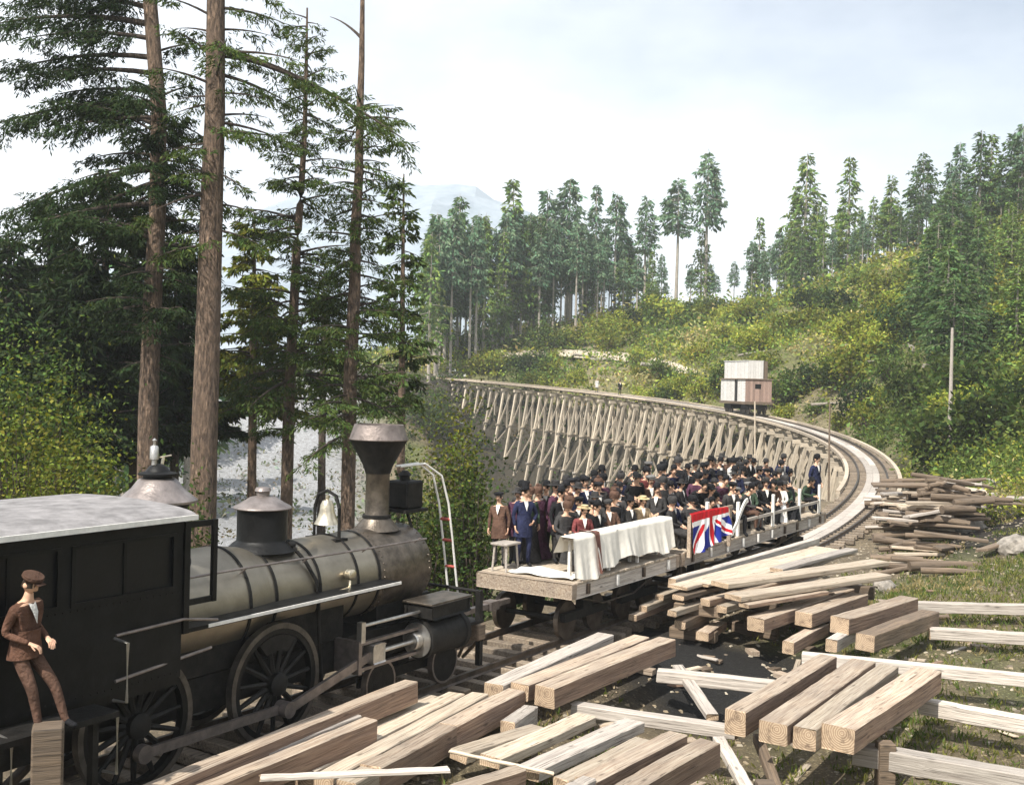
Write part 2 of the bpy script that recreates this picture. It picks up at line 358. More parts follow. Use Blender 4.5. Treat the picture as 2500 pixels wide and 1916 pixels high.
colr = colr * (1 - hollow_shade) + hollow_shade * np.array([.010, .009, .008])
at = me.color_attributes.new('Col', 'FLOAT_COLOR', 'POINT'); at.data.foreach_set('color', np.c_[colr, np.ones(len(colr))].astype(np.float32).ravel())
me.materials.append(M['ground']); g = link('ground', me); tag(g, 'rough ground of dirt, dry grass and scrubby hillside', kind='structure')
# far mountain
mxs = np.linspace(-900, 500, 90); mys = np.linspace(620, 1300, 36); GX, GY = np.meshgrid(mxs, mys); fx, fy = GX.ravel(), GY.ravel()
prof = np.interp(fx, [-900, -480, -300, -160, -60, 20, 120, 500], [20, 60, 110, 168, 176, 150, 70, 10])
mz = prof * np.clip(1 - np.abs(fy - 950) / 330, 0, 1) ** .8 * (.86 + .3 * fbm(fx / 70, fy / 70)) + 5 * (fbm(fx / 9, fy / 9) - .5) - 4
i = np.arange(90 * 36).reshape(36, 90); q = np.stack([i[:-1, :-1], i[:-1, 1:], i[1:, 1:], i[1:, :-1]], -1).reshape(-1, 4)
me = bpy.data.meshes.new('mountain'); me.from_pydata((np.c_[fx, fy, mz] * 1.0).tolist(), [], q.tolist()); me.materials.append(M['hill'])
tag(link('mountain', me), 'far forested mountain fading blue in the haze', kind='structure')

# ------------------------------------------------------------------ railway track
def ribbon(s0, s1, off, w, z0, z1, step=1.0):
    mb = MB(); rings = []; n = max(2, int((s1 - s0) / step) + 1)
    for s in np.linspace(s0, s1, n):
        a, _ = track(s, off - w / 2); b_, _ = track(s, off + w / 2)
        rings.append([(a.x, a.y, a.z + z0), (b_.x, b_.y, b_.z + z0), (b_.x, b_.y, b_.z + z1), (a.x, a.y, a.z + z1)])
    mb.loft(rings); return mb
rt = thing('railway_track', 'curving railway track with wooden ties and plank walkway', None); del_cat = rt; rt['kind'] = 'structure'
for o in (-.75, .75):
    mb = MB(); rings = []
    for s in np.linspace(-6, SEND + 6, 190):
        p, th = track(s, o); nx, ny = -math.sin(th), math.cos(th); pr = [(-.055, -.13), (.055, -.13), (.02, -.10), (.018, -.035), (.035, -.03), (.035, 0), (-.035, 0), (-.035, -.03), (-.018, -.035), (-.02, -.10)]
        rings.append([(p.x + nx * a, p.y + ny * a, p.z + z_) for a, z_ in pr])
    mb.loft(rings); mb.build('rail', M['rail'], rt)
tie_me = [MB().box(-.11, .11, -l, l, -.30, -.131, ch=.012).mesh('tie', M['tie']) for l in (1.2, 1.28, 1.35)]
# ties are laid across the line: mesh long axis is y, grain runs along it
s = -4.0; k = 0
while s < SEND:
    p, th = track(s, random.uniform(-.06, .06)); o = link('tie', random.choice(tie_me), rt); o.location = p; o.rotation_euler = (0, 0, th + random.uniform(-.03, .03)); k += 1
    s += .58 if s < 60 else .72
walk_z = -.10
for a in np.arange(28.2, 160, 4.1):
    for oo in (-.17, .17):
        ribbon(a, a + 4.06, oo, .33, -.125, -.03 + random.uniform(-.012, .012)).build('walkway_plank', M['timber_grey'], rt)
for a in np.arange(44, 163, 5.0):
    for oo in (-1.36, 1.36): ribbon(a, a + 4.96, oo, .2, -.13, .06).build('guard_timber', M['plank'], rt)

# ------------------------------------------------------------------ trestle bridge
tb = thing('trestle_bridge', 'long curved timber trestle of battered posts behind the crowded train', 'bridge', track(100)[0])
TBI = Matrix.Translation(-track(100)[0])
def tie_between(a, b_, w_, h_, me_name='beam', mat=None):
    d = Vector(b_) - Vector(a); ln = d.length
    me_ = MB().box(-ln / 2, ln / 2, -w_ / 2, w_ / 2, -h_ / 2, h_ / 2).mesh(me_name, mat)
    q_ = d.to_track_quat('X', 'Z'); return me_, (Vector(a) + Vector(b_)) / 2, q_
def strut(name, a, b_, w_, h_, mat, parent, inv=None):
    me_, c_, q_ = tie_between(a, b_, w_, h_, name, mat); o = link(name, me_, parent)
    o.location = (inv @ c_) if inv else c_; o.rotation_mode = 'QUATERNION'; o.rotation_quaternion = q_; return o
bs = np.arange(46.0, 162, 2.6); prev = None
for k, s in enumerate(bs):
    p, th = track(s); lc = Vector((-math.sin(th), math.cos(th), 0)); tt = Vector((math.cos(th), math.sin(th), 0))
    pt = lambda o, z: Vector((p.x, p.y, 0)) + lc * o + Vector((0, 0, z))
    cap = strut('bent', pt(-1.75, p.z - .86), pt(1.75, p.z - .86), .3, .3, M['trestle'], tb, TBI)
    capinv = (Matrix.Translation(TBI @ ((pt(-1.75, p.z - .86) + pt(1.75, p.z - .86)) / 2)) @ cap.rotation_quaternion.to_matrix().to_4x4()).inverted() @ TBI
    def sub(name, a, b_, w_, h_, mat=M['trestle']):
        me_, c_, q_ = tie_between(a, b_, w_, h_, name, mat); o = link(name, me_, cap)
        o.matrix_local = capinv @ Matrix.Translation(c_) @ q_.to_matrix().to_4x4(); return o
    top = p.z - 1.012; feet = []
    for o_t, bat in ((-1.35, -.20), (-.5, -.03), (.5, .03), (1.35, .20)):
        zb = top - 3
        for it in range(4): zb = gz(*pt(o_t + bat * (top - zb), 0)[:2]) - .3
        zb = min(zb, top - .5); feet.append((o_t, bat, zb)); sub('post', pt(o_t, top), pt(o_t + bat * (top - zb), zb), .25, .25)
    lows = min(f[2] for f in feet); tiers = [top]
    for d_ in (4.6, 9.0):
        zt = top - d_
        if zt > lows + .8:
            e = .20 * d_; a0 = pt(-1.35 - e * (zt > feet[0][2]) - .25, zt); b0 = pt(1.35 + e + .25, zt)
            if zt < feet[0][2]: a0 = pt(-.6, zt)
            sub('girt', a0 + tt * .17, b0 + tt * .17, .09, .25)
            tiers.append(zt)
    for a_, b__ in zip(tiers, tiers[1:] + [max(lows + .3, tiers[-1] - 4.4)]):
        e0 = .2 * (top - a_); e1 = .2 * (top - b__)
        if a_ - b__ > 1.5:
            sub('sway_brace', pt(.1, a_ - .1) - tt * .18, pt(1.3 + e1, b__ + .1) - tt * .18, .07, .22)
            if k % 2: sub('sway_brace', pt(1.3 + e0, a_ - .1) + tt * .24, pt(.2, b__ + .2) + tt * .24, .07, .22)
    if prev is not None:
        pp, ptop, plow, pf = prev
        for o_ in (-.75, .75): strut('stringer', pp(o_, ptop + .50), pt(o_, top + .50), .36, .4, M['trestle'], tb, TBI)
        for d_ in (4.6, 9.0):
            if top - d_ > lows + .6 and ptop - d_ > plow + .6:
                strut('longitudinal_girt', pp(1.35 + .2 * d_ + .2, ptop - d_ + .2), pt(1.35 + .2 * d_ + .2, top - d_ + .2), .30, .34, M['timber_grey'] if d_ > 5 else M['trestle'], tb, TBI)
        if k % 4 == 2: strut('diagonal_brace', pp(1.5, ptop - .3), pt(2.2, top - 4.3), .08, .24, M['trestle'], tb, TBI)
    prev = (pt, top, lows, feet)

# ------------------------------------------------------------------ locomotive (local x runs forward, -y is the near side)
lo = thing('steam_locomotive', 'black steam locomotive with flared smokestack and pale cab roof', 'locomotive', (ORI[0], ORI[1], 0), TH0)
def part(name, mb, mat, parent=lo, sm=True, ang=40): return mb.build(name, mat, parent, sm, ang)
BZ = 2.12
fr = MB().box(-2.9, 7.2, -.58, .58, .72, 1.22); fr.box(-.2, 3.4, -.45, .45, 1.2, 1.6); fr.box(5.2, 6.7, -.5, .5, 1.2, 1.62)
part('frame', fr, M['dull'], sm=False)
bo = part('boiler', MB().lathe([(.80, .25), (.80, 2.05), (.735, 2.45), (.72, 2.5), (.72, 5.02)], 48, M=AX('x', (0, 0, BZ))), M['jacket'])
for sx, rr in ((.5, .806), (2.0, .806), (2.6, .727), (3.55, .726), (4.45, .726), (5.0, .728)):
    part('boiler_band', MB().lathe([(rr, sx - .03), (rr + .008, sx - .025), (rr + .008, sx + .025), (rr, sx + .03)], 48, M=AX('x', (0, 0, BZ)), caps=False), M['dull'], bo)
sb = part('smokebox', MB().lathe([(.72, 5.03), (.735, 5.06), (.735, 6.42), (.70, 6.47), (.60, 6.485), (.58, 6.51), (.3, 6.58), (.0001, 6.6)], 48, M=AX('x', (0, 0, BZ))), M['smokebox'])
rv = MB()
for a in range(40):
    an = 2 * math.pi * a / 40
    for sx in (5.12, 6.36): rv.lathe([(.016, 0), (.012, .012), (.0001, .014)], 6, M=Matrix.Translation((sx, .735 * math.cos(an), BZ + .735 * math.sin(an))) @ Matrix.Rotation(an - R(90), 4, 'X'))
part('rivet_row', rv, M['smokebox'], sb)
part('door_handle', MB().tube([(6.6, -.2, BZ), (6.66, 0, BZ), (6.6, .2, BZ)], .02), M['bright'], sb)
# stack
st = part('smokestack', MB().lathe([(.42, 2.80), (.36, 2.86), (.26, 2.98), (.215, 3.08), (.21, 3.78), (.225, 3.80)], 32, M=Matrix.Translation((5.75, 0, 0))), M['smokebox'])
part('stack_collar', MB().lathe([(.235, 3.0), (.26, 3.01), (.26, 3.06), (.235, 3.07)], 32, M=Matrix.Translation((5.75, 0, 0)), caps=False), M['dull'], st)
part('stack_cone', MB().lathe([(.22, 3.79), (.26, 3.92), (.46, 4.30), (.515, 4.38)], 40, M=Matrix.Translation((5.75, 0, 0))), M['dull'], st)
part('stack_cap', MB().lathe([(.515, 4.385), (.525, 4.40), (.45, 4.62), (.44, 4.66), (.40, 4.66), (.40, 4.45), (.0001, 4.44)], 40, M=Matrix.Translation((5.75, 0, 0)), caps=False), M['capiron'], st)
# domes
sd_ = part('steam_dome', MB().lathe([(.52, 2.75), (.44, 2.95), (.42, 3.0), (.42, 3.60), (.46, 3.64)], 40, M=Matrix.Translation((.93, 0, 0))), M['black'])
part('dome_cap', MB().lathe([(.50, 3.655), (.555, 3.67), (.555, 3.70), (.50, 3.74), (.36, 3.86), (.27, 3.98), (.24, 4.0)], 40, M=Matrix.Translation((.93, 0, 0))), M['dome'], sd_)
part('dome_crown', MB().lathe([(.20, 4.0), (.20, 4.04), (.27, 4.05), (.27, 4.075), (.17, 4.10), (.12, 4.17), (.06, 4.2), (.0001, 4.2)], 32, M=Matrix.Translation((.93, 0, 0))), M['black'], sd_)
part('whistle', MB().lathe([(.035, 4.19), (.035, 4.26), (.06, 4.27), (.06, 4.44), (.045, 4.46), (.02, 4.47), (.02, 4.52), (.035, 4.54), (.0001, 4.57)], 16, M=Matrix.Translation((.86, 0, 0))), M['bright'], sd_)
part('safety_valve', MB().tube([(1.02, .03, 4.15), (1.05, .03, 4.30)], .022).tube([(1.0, .05, 4.29), (1.2, .05, 4.31)], .012), M['brass'], sd_)
sa = part('sand_dome', MB().lathe([(.56, 2.76), (.50, 2.82), (.46, 2.86), (.40, 2.90), (.39, 2.93), (.39, 3.38), (.41, 3.40)], 40, M=Matrix.Translation((2.97, 0, 0))), M['black'])
part('dome_cap', MB().lathe([(.445, 3.405), (.455, 3.42), (.44, 3.44), (.33, 3.50), (.20, 3.58), (.10, 3.60), (.10, 3.66), (.13, 3.68), (.11, 3.73), (.0001, 3.75)], 40, M=Matrix.Translation((2.97, 0, 0))), M['dome'], sa)
part('sand_pipe', MB().tube([(3.15, -.36, 2.92), (3.3, -.62, 2.6), (3.42, -.745, 2.3), (3.48, -.75, 2.0), (3.5, -.74, 1.6), (3.6, -.76, .5)], .03), M['dull'], sa)
part('sand_valve', MB().lathe([(.05, -.06), (.06, 0), (.05, .06)], 12, M=AX('x', (3.18, -.42, 2.85))), M['dull'], sa)
# bell
be = part('bell', MB().lathe([(.215, 3.02), (.205, 3.04), (.16, 3.12), (.125, 3.24), (.115, 3.34), (.08, 3.41), (.03, 3.43), (.03, 3.5), (.0001, 3.52)], 28, M=Matrix.Translation((4.45, 0, 0))), M['brass'])
part('bell_yoke', MB().tube([(4.45, -.28, 2.74), (4.45, -.27, 3.3), (4.45, -.2, 3.5), (4.45, 0, 3.58), (4.45, .2, 3.5), (4.45, .27, 3.3), (4.45, .28, 2.74)], .03).box(4.3, 4.6, -.34, .34, 2.72, 2.80), M['dull'], be)
# headlamp with decorated stays
hl = part('headlamp', MB().box(6.30, 6.78, -.24, .24, 3.12, 3.62, ch=.03).lathe([(.10, 3.6), (.09, 3.7), (.13, 3.72), (.05, 3.80)], 16, M=Matrix.Translation((6.52, 0, 0))), M['dull'], sm=False)
part('lamp_lens', MB().lathe([(.20, 6.785), (.21, 6.80), (.18, 6.82), (.0001, 6.80)], 24, M=AX('x', (0, 0, 3.37))), M['bright'], hl)
part('lamp_bracket', MB().box(6.2, 6.85, -.3, .3, 3.06, 3.115).tube([(6.3, -.25, 3.06), (6.47, -.3, 2.6)], .03).tube([(6.3, .25, 3.06), (6.47, .3, 2.6)], .03), M['dull'], hl, False)
for yy in (-.62, -.40):
    part('stay_rod', MB().tube([(6.0, yy * .5, 3.92), (6.55, yy * .7, 3.95), (6.9, yy * .9, 3.72), (7.05, yy, 3.2), (7.18, yy, 2.6), (7.4, yy, 1.5), (7.45, yy, 1.02)], .02), M['whitepaint'])
part('stay_rung', MB().tube([(6.6, -.43, 3.93), (6.6, -.28, 3.93)], .02).tube([(7.12, -.62, 2.9), (7.12, -.40, 2.9)], .03).tube([(7.2, -.62, 2.5), (7.2, -.40, 2.5)], .03).tube([(7.3, -.62, 2.0), (7.3, -.40, 2.0)], .025), M['redpaint'])
# running boards and rails
for sg in (-1, 1):
    rb = part('running_board', MB().box(.32, 5.05, sg * .70, sg * 1.13, 2.045, 2.10), M['black'], sm=False)
    part('edge_strip', MB().box(.9, 5.05, sg * 1.132, sg * 1.15, 2.06, 2.105), M['whitepaint'], rb, False)
    hr = MB().tube([(.3, sg * .80, 2.70), (2.0, sg * .80, 2.70), (5.0, sg * .77, 2.66), (6.2, sg * .77, 2.66)], .018)
    for sx in (.5, 1.9, 3.2, 4.6, 6.0): hr.tube([(sx, sg * .66, 2.60), (sx, sg * .79, 2.69)], .014, 6)
    part('handrail', hr, M['rodsteel'])
    part('feed_pipe', MB().tube([(.3, sg * .86, 2.02), (2.6, sg * .86, 2.0), (4.6, sg * .84, 1.98)], .03), M['dull'])
    part('guard_plate', MB().box(-.05, 4.2, sg * .60, sg * .635, 1.25, 2.045), M['dull'], sm=False)
for sg in (-1, 1):
    part('check_valve', MB().lathe([(.06, -.10), (.09, -.08), (.09, .02), (.06, .05), (.05, .12)], 14, M=AX('y', (4.15, sg * .78, 2.3))).tube([(4.15, sg * .80, 2.28), (4.1, sg * .84, 2.1), (3.2, sg * .86, 2.0)], .028), M['brass'], bo)
    part('washout_plug', MB().lathe([(.045, -.03), (.045, .02), (.02, .03), (.02, .05)], 8, M=AX('y', (1.2, sg * .80, 2.0))), M['brass'], bo)
rvt = MB()
for sg in (-1, 1):
    for x_ in np.linspace(-2.85, .25, 32):
        for z_ in (1.62, 2.66): rvt.lathe([(.014, 0), (.010, .010), (.0001, .012)], 6, M=Matrix.Translation((x_, sg * 1.30, z_)) @ Matrix.Rotation(R(90) * sg * -1, 4, 'X'))
# cab
cb = part('cab', MB().box(-2.9, .30, -1.30, -1.255, 1.55, 2.72).box(-2.9, .30, 1.255, 1.30, 1.55, 2.72).box(.26, .30, -1.255, 1.255, 1.55, 2.35)
          .box(-2.9, .30, -1.31, -1.25, 3.42, 3.66).box(-2.9, .30, 1.25, 1.31, 3.42, 3.66).box(-2.9, -2.80, -1.30, -1.26, 2.72, 3.42).box(-1.5, -1.36, -1.30, -1.26, 2.72, 3.42).box(.18, .30, -1.30, -1.26, 2.72, 3.42)
          .box(-2.9, -2.80, 1.26, 1.30, 2.72, 3.42).box(-1.5, -1.36, 1.26, 1.30, 2.72, 3.42).box(.18, .30, 1.26, 1.30, 2.72, 3.42).box(.255, .305, -1.25, 1.25, 3.35, 3.66).box(-2.95, .32, -1.2, 1.2, 1.42, 1.55), M['black'], sm=False)
tag(part('cab_rivets', rvt, M['dull'], cb), kind='stuff')
for x0, x1 in ((-2.80, -1.50), (-1.36, .18)):
    for sg in (-1, 1):
        part('window_frame', MB().box(x0, x1, sg * 1.30, sg * 1.325, 2.70, 2.75).box(x0, x1, sg * 1.30, sg * 1.325, 3.39, 3.43).box(x0, x0 + .05, sg * 1.30, sg * 1.325, 2.75, 3.39).box(x1 - .05, x1, sg * 1.30, sg * 1.325, 2.75, 3.39).box((x0 + x1) / 2 - .02, (x0 + x1) / 2 + .02, sg * 1.277, sg * 1.297, 2.75, 3.39), M['black'], cb, False)
        wi = part('cab_window', MB().box(x0 + .02, x1 - .02, sg * 1.268, sg * 1.276, 2.74, 3.40), M['glassdark'], cb, False)
rings = []
for x_ in (-3.3, .36):
    top_ = [(x_, 1.47 * math.cos(a), 3.66 + .12 * math.sin(a)) for a in np.linspace(0, math.pi, 19)]
    rings.append(top_ + [(x_, y, z - .05) for _, y, z in reversed(top_)])
part('cab_roof', MB().loft(rings), M['roofpaint'], cb)
part('roof_edge', MB().box(-3.3, .37, -1.50, -1.475, 3.60, 3.665).box(-3.3, .37, 1.475, 1.50, 3.60, 3.665), M['whitepaint'], cb, False)
part('cab_front_frame', MB().box(.31, .40, -1.33, -1.25, 2.1, 3.56).box(.40, .86, -1.30, -1.27, 3.47, 3.55).box(.80, .87, -1.32, -1.26, 2.45, 3.55).box(.40, .86, -1.30, -1.27, 2.45, 2.53), M['black'], cb, False)
part('cab_step', MB().box(-2.75, -1.0, -1.78, -1.30, 1.43, 1.50).box(-2.5, -2.42, -1.7, -1.6, .6, 1.43).box(-1.3, -1.22, -1.7, -1.6, .6, 1.43).box(-2.6, -1.1, -1.75, -1.45, .56, .61), M['dull'], cb, False)
for x_, y_, z0, z1 in ((-.78, -1.62, 1.5, 2.25), (-.98, -1.72, .72, 1.46), (-2.35, -1.74, .95, 1.5)):
    part('grab_iron', MB().tube([(x_, y_ + .25, z1), (x_, y_, z1 - .02), (x_, y_, z0 + .02), (x_, y_ + .25, z0)], .02), M['bright'], cb)
part('side_pipe', MB().tube([(-.75, -1.36, 2.28), (.3, -1.34, 2.30), (1.0, -1.2, 2.16)], .02).tube([(-.75, -1.36, 1.72), (.9, -1.2, 1.80)], .022), M['rodsteel'], cb)
# driving wheels
def driver(x, y, ph):
    w_ = part('driving_wheel', MB().lathe([(.82, -.07), (.90, -.07), (.90, .05), (.86, .07), (.82, .07)], 56, M=AX('y', (x, y, .90)), caps=False).lathe([(.82, .07), (.82, -.07)], 56, M=AX('y', (x, y, .90)), caps=False), M['tyre'])
    part('rim', MB().lathe([(.74, -.06), (.818, -.06), (.818, .06), (.74, .06), (.74, -.06)], 48, M=AX('y', (x, y, .90)), caps=False), M['black'], w_)
    sp = MB()
    for k in range(15):
        a = 2 * math.pi * k / 15 + ph; sp.tube([(x + .12 * math.cos(a), y, .9 + .12 * math.sin(a)), (x + .76 * math.cos(a), y, .9 + .76 * math.sin(a))], [.05, .033], 6)
    part('spokes', sp, M['dull'], w_)
    part('hub', MB().lathe([(.17, -.1), (.17, .1), (.12, .13), (.0001, .13)], 20, M=AX('y', (x, y - .02, .9))).lathe([(.0001, -.14), (.12, -.14), (.17, -.1)], 20, M=AX('y', (x, y - .02, .9))), M['dull'], w_)
    cw = []
    for zz in (-.065, .065):
        ring = [(x + .73 * math.cos(a), y + zz, .9 + .73 * math.sin(a)) for a in np.linspace(R(60) + ph * 0, R(120), 9)] + [(x + .5 * math.cos(a), y + zz, .9 + .5 * math.sin(a)) for a in np.linspace(R(115), R(65), 9)]
        cw.append(ring)
    part('counterweight', MB().loft(cw), M['dull'], w_, False)
for x_ in (0.0, 2.5):
    driver(x_, -.80, .1); driver(x_, .80, .3)
part('axle', MB().tube([(0, -.8, .9), (0, .8, .9)], .09).tube([(2.5, -.8, .9), (2.5, .8, .9)], .09), M['dull'])
for x_ in (4.95, 6.75):
    for sg in (-1, 1):
        w_ = part('pilot_wheel', MB().lathe([(.30, -.06), (.38, -.06), (.38, .05), (.35, .06), (.30, .06), (.29, .02), (.12, .03), (.1, .08), (.0001, .08)], 32, M=AX('y', (x_, sg * .78, .38))), M['dull'])
        part('tyre', MB().lathe([(.345, -.062), (.385, -.062), (.385, .052), (.355, .064), (.345, .064)], 32, M=AX('y', (x_, sg * .78, .38)), caps=False), M['rodsteel'], w_)
part('truck_frame', MB().box(4.6, 7.1, -.66, -.60, .33, .5).box(4.6, 7.1, .60, .66, .33, .5).box(5.7, 6.0, -.6, .6, .35, .7), M['dull'], sm=False)
# cylinders and motion
for sg in (-1, 1):
    cy = part('cylinder', MB().lathe([(.25, 5.60), (.34, 5.62), (.34, 5.70), (.315, 5.72), (.315, 6.62), (.34, 6.64), (.34, 6.74), (.28, 6.78), (.1, 6.80)], 36, M=AX('x', (0, sg * 1.08, 1.02))), M['dull'])
    part('cylinder_ring', MB().lathe([(.27, 5.585), (.30, 5.58), (.30, 5.60), (.27, 5.605)], 36, M=AX('x', (0, sg * 1.08, 1.02))), M['bright'], cy)
    part('gland', MB().lathe([(.13, 5.44), (.15, 5.46), (.15, 5.58)], 20, M=AX('x', (0, sg * 1.08, 1.02))), M['bright'], cy)
    part('steam_chest', MB().box(5.62, 6.75, sg * .80, sg * 1.34, 1.37, 1.62, ch=.03), M['dull'], cy, False)
    part('chest_lid', MB().box(5.58, 6.79, sg * .76, sg * 1.38, 1.622, 1.66, ch=.01), M['smokebox'], cy, False)
    gd = part('crosshead_guide', MB().box(4.05, 5.6, sg * 1.04, sg * 1.12, 1.20, 1.25).box(4.05, 5.6, sg * 1.04, sg * 1.12, .79, .84).box(4.02, 4.10, sg * .62, sg * 1.14, .75, 1.28), M['rodsteel'], sm=False)
    part('crosshead', MB().box(4.32, 4.62, sg * 1.0, sg * 1.17, .86, 1.18, ch=.02), M['bright'], gd, False)
    part('piston_rod', MB().tube([(4.6, sg * 1.08, 1.02), (5.5, sg * 1.08, 1.02)], .04), M['bright'], gd)
    part('valve_rod', MB().tube([(4.1, sg * 1.12, 1.52), (5.62, sg * 1.10, 1.50)], .028).box(4.05, 4.15, sg * 1.06, sg * 1.16, 1.25, 1.58), M['bright'], gd)
def rod(name, a, b_, w_, h_, par):
    me_, c_, q_ = tie_between(a, b_, w_, h_, name, M['rodsteel']); o = link(name, me_, par); o.location = c_; o.rotation_mode = 'QUATERNION'; o.rotation_quaternion = q_
    for e in (a, b_): MB().lathe([(.0001, -.06), (.12, -.06), (.12, .06), (.0001, .06)], 18, M=Matrix.Translation(-Vector(c_)) @ AX('y', e)).build('rod_end', M['rodsteel'], par).location = c_
for sg in (-1, 1):
    rod('side_rod', (0, sg * .98, .56), (2.5, sg * .98, .56), .06, .13, lo)
    rod('connecting_rod', (2.5, sg * 1.09, .56), (4.45, sg * 1.09, 1.02), .06, .14, lo)
# front end
part('buffer_beam', MB().box(7.2, 7.45, -1.25, 1.25, .72, 1.02, ch=.02), M['timber_dark'], sm=False)
part('front_platform', MB().box(6.6, 7.45, -1.2, 1.2, 1.03, 1.08), M['dull'], sm=False)
part('front_post', MB().box(7.30, 7.40, -1.2, -1.1, 1.08, 1.62).box(7.30, 7.40, 1.1, 1.2, 1.08, 1.62).box(7.30, 7.40, -1.22, -1.12, .25, .72).tube([(7.35, -1.15, 1.60), (7.35, 1.15, 1.60)], .03), M['dull'], sm=False)
pl = MB()
for yy in np.linspace(-1.1, 1.1, 9): pl.tube([(7.46, yy, .70), (7.95, yy * .35, .16)], .035, 6)
part('pilot_bars', pl, M['timber_dark'])
part('draw_bar', MB().box(7.45, 10.1, -.06, .06, .82, .92).box(9.3, 9.6, -.12, .12, .78, .96), M['rodsteel'], sm=False)

# ------------------------------------------------------------------ flat cars
def flatcar(name, s0, s1, label, bays, z=1.35, w_=1.42, wf=1.42):
    sm_ = (s0 + s1) / 2; a, _ = track(s0); b_, _ = track(s1); c_ = (a + b_) / 2; th = math.atan2(b_.y - a.y, b_.x - a.x); h = (s1 - s0) / 2
    t_ = thing(name, label, 'flat car', (c_.x, c_.y, c_.z), th)
    n = int((s1 - s0) / .24); ms = [MB().box(-.112, .112, -w_, wf, -.055, 0, ch=.008).mesh('deck_plank', M['plank'])]
    for k in range(n):
        o = link('deck_plank', ms[0], t_); o.location = (-h + .12 + k * (2 * h - .24) / (n - 1), random.uniform(-.015, .015), z + random.uniform(-.006, .006))
    for sg, ww in ((-1, w_), (1, wf)): MB().box(-h, h, sg * (ww - .16), sg * (ww - .03), z - .36, z - .062, ch=.012).build('side_sill', M['timber_grey'], t_)
    for sg in (-1, 1): MB().box(sg * (h - .002), sg * (h + .16), -w_, wf, z - .34, z - .02, ch=.015).build('end_sill', M['timber'], t_)
    for yy in (-.5, 0, .5): MB().box(-h + .02, h - .02, yy - .08, yy + .08, z - .40, z - .06).build('centre_sill', M['timber_dark'], t_)
    tr = MB().tube([(-h + .3, -w_ + .3, z - .37), (-h * .3, -w_ + .3, z - .72), (h * .3, -w_ + .3, z - .72), (h - .3, -w_ + .3, z - .37)], .02); tr.build('truss_rod', M['rail'], t_)
    for x_ in np.linspace(-h + .5, h - .5, int(h * 2 / 1.1)):
        MB().box(x_ - .04, x_ + .04, -w_ - .035, -w_ + .02, z - .30, z - .08).build('stake_pocket', M['whitepaint'] if random.random() < .5 else M['rail'], t_)
    for bx in bays:
        for dx in (-.62, .62):
            for sg in (-1, 1):
                wl = MB().lathe([(.30, -.06), (.41, -.06), (.41, .05), (.38, .06), (.33, .06), (.30, .02), (.12, .03), (.1, .08), (.0001, .08)], 28, M=AX('y', (bx + dx, sg * .78, .40))).build('wheel', M['rail'], t_, True)
            MB().tube([(bx + dx, -.78, .4), (bx + dx, .78, .4)], .06).build('axle', M['dull'], t_, True)
        for sg in (-1, 1):
            MB().box(bx - .95, bx + .95, sg * .86, sg * .98, .40, .58).box(bx - .2, bx + .2, sg * .8, sg * 1.0, .58, .96).build('truck_side', M['dull'], t_)
    return t_, c_, th
car1, c1, th1 = flatcar('flat_car', 10.5, 15.45, 'short flat car next to the engine carrying cloth-draped bench and standing men', (-1.2, 1.4), wf=.98)
car2, c2, th2 = flatcar('flat_car', 15.9, 27.2, 'long flat car crowded with seated passengers beyond the draped flag', (-3.9, 3.9))
MB().tube([(3.0, -1.3, 1.02), (3.0, -1.3, .6)], .03).build('brake_staff', M['rail'], car1)
# railing of the long car
for x_, hh in ((-4.15, 1.12), (-2.0, .95), (.8, .95), (3.2, .95), (5.2, .95)):
    MB().box(x_ - .05, x_ + .05, -1.40, -1.32, 1.352, 1.352 + hh, ch=.008).build('railing_post', M['whitepaint'], car2)
MB().box(-2.0, 5.3, -1.385, -1.335, 1.70, 1.78).build('railing_board', M['timber_grey'], car2)
rb_ = MB(); pr = []
for k in range(9):
    q_ = k / 8; x_ = -2.75 + 1.25 * q_; z_ = 1.42 + .85 * (q_ * q_ * (3 - 2 * q_)); pr.append([(x_, -1.47, z_), (x_, -1.43, z_), (x_ - .05, -1.43, z_ + .11), (x_ - .05, -1.47, z_ + .11)])
rb_.loft(pr).build('curved_rail_end', M['whitepaint'], car2)

# ------------------------------------------------------------------ people
def skinbody(J, E_, mats_of):
    """J name->(x,y,z,r[,r2]); E_ edges; mats_of edge index -> material slot"""
    names = list(J); me_ = bpy.data.meshes.new('b'); me_.from_pydata([J[n][:3] for n in names], [(names.index(a), names.index(b_)) for a, b_, _ in E_], [])
    o = bpy.data.objects.new('b', me_); COL.objects.link(o)
    md = o.modifiers.new('s', 'SKIN'); md.use_smooth_shade = True; su = o.modifiers.new('d', 'SUBSURF'); su.levels = 1; su.render_levels = 1
    sv = me_.skin_vertices[0].data
    for k, n in enumerate(names):
        r_ = J[n][3]; r2 = J[n][4] if len(J[n]) > 4 else r_; sv[k].radius = (r_, r2); sv[k].use_root = (n == 'pelvis')
    dg = bpy.context.evaluated_depsgraph_get(); dg.update()
    res = bpy.data.meshes.new_from_object(o.evaluated_get(dg)); bpy.data.objects.remove(o)
    V = [tuple(v_.co) for v_ in res.vertices]; Fc = [tuple(p_.vertices) for p_ in res.polygons]
    segs = [(np.array(J[a][:3]), np.array(J[b_][:3]), m_) for a, b_, m_ in E_]; mi = []
    for f in Fc:
        c_ = np.mean([V[i_] for i_ in f], axis=0); best = (9, 0)
        for a, b_, m_ in segs:
            ab = b_ - a; q_ = np.clip(np.dot(c_ - a, ab) / np.dot(ab, ab), 0, 1); d_ = np.linalg.norm(c_ - a - ab * q_)
            if d_ < best[0]: best = (d_, m_)
        mi.append(best[1])
    bpy.data.meshes.remove(res); return V, Fc, mi
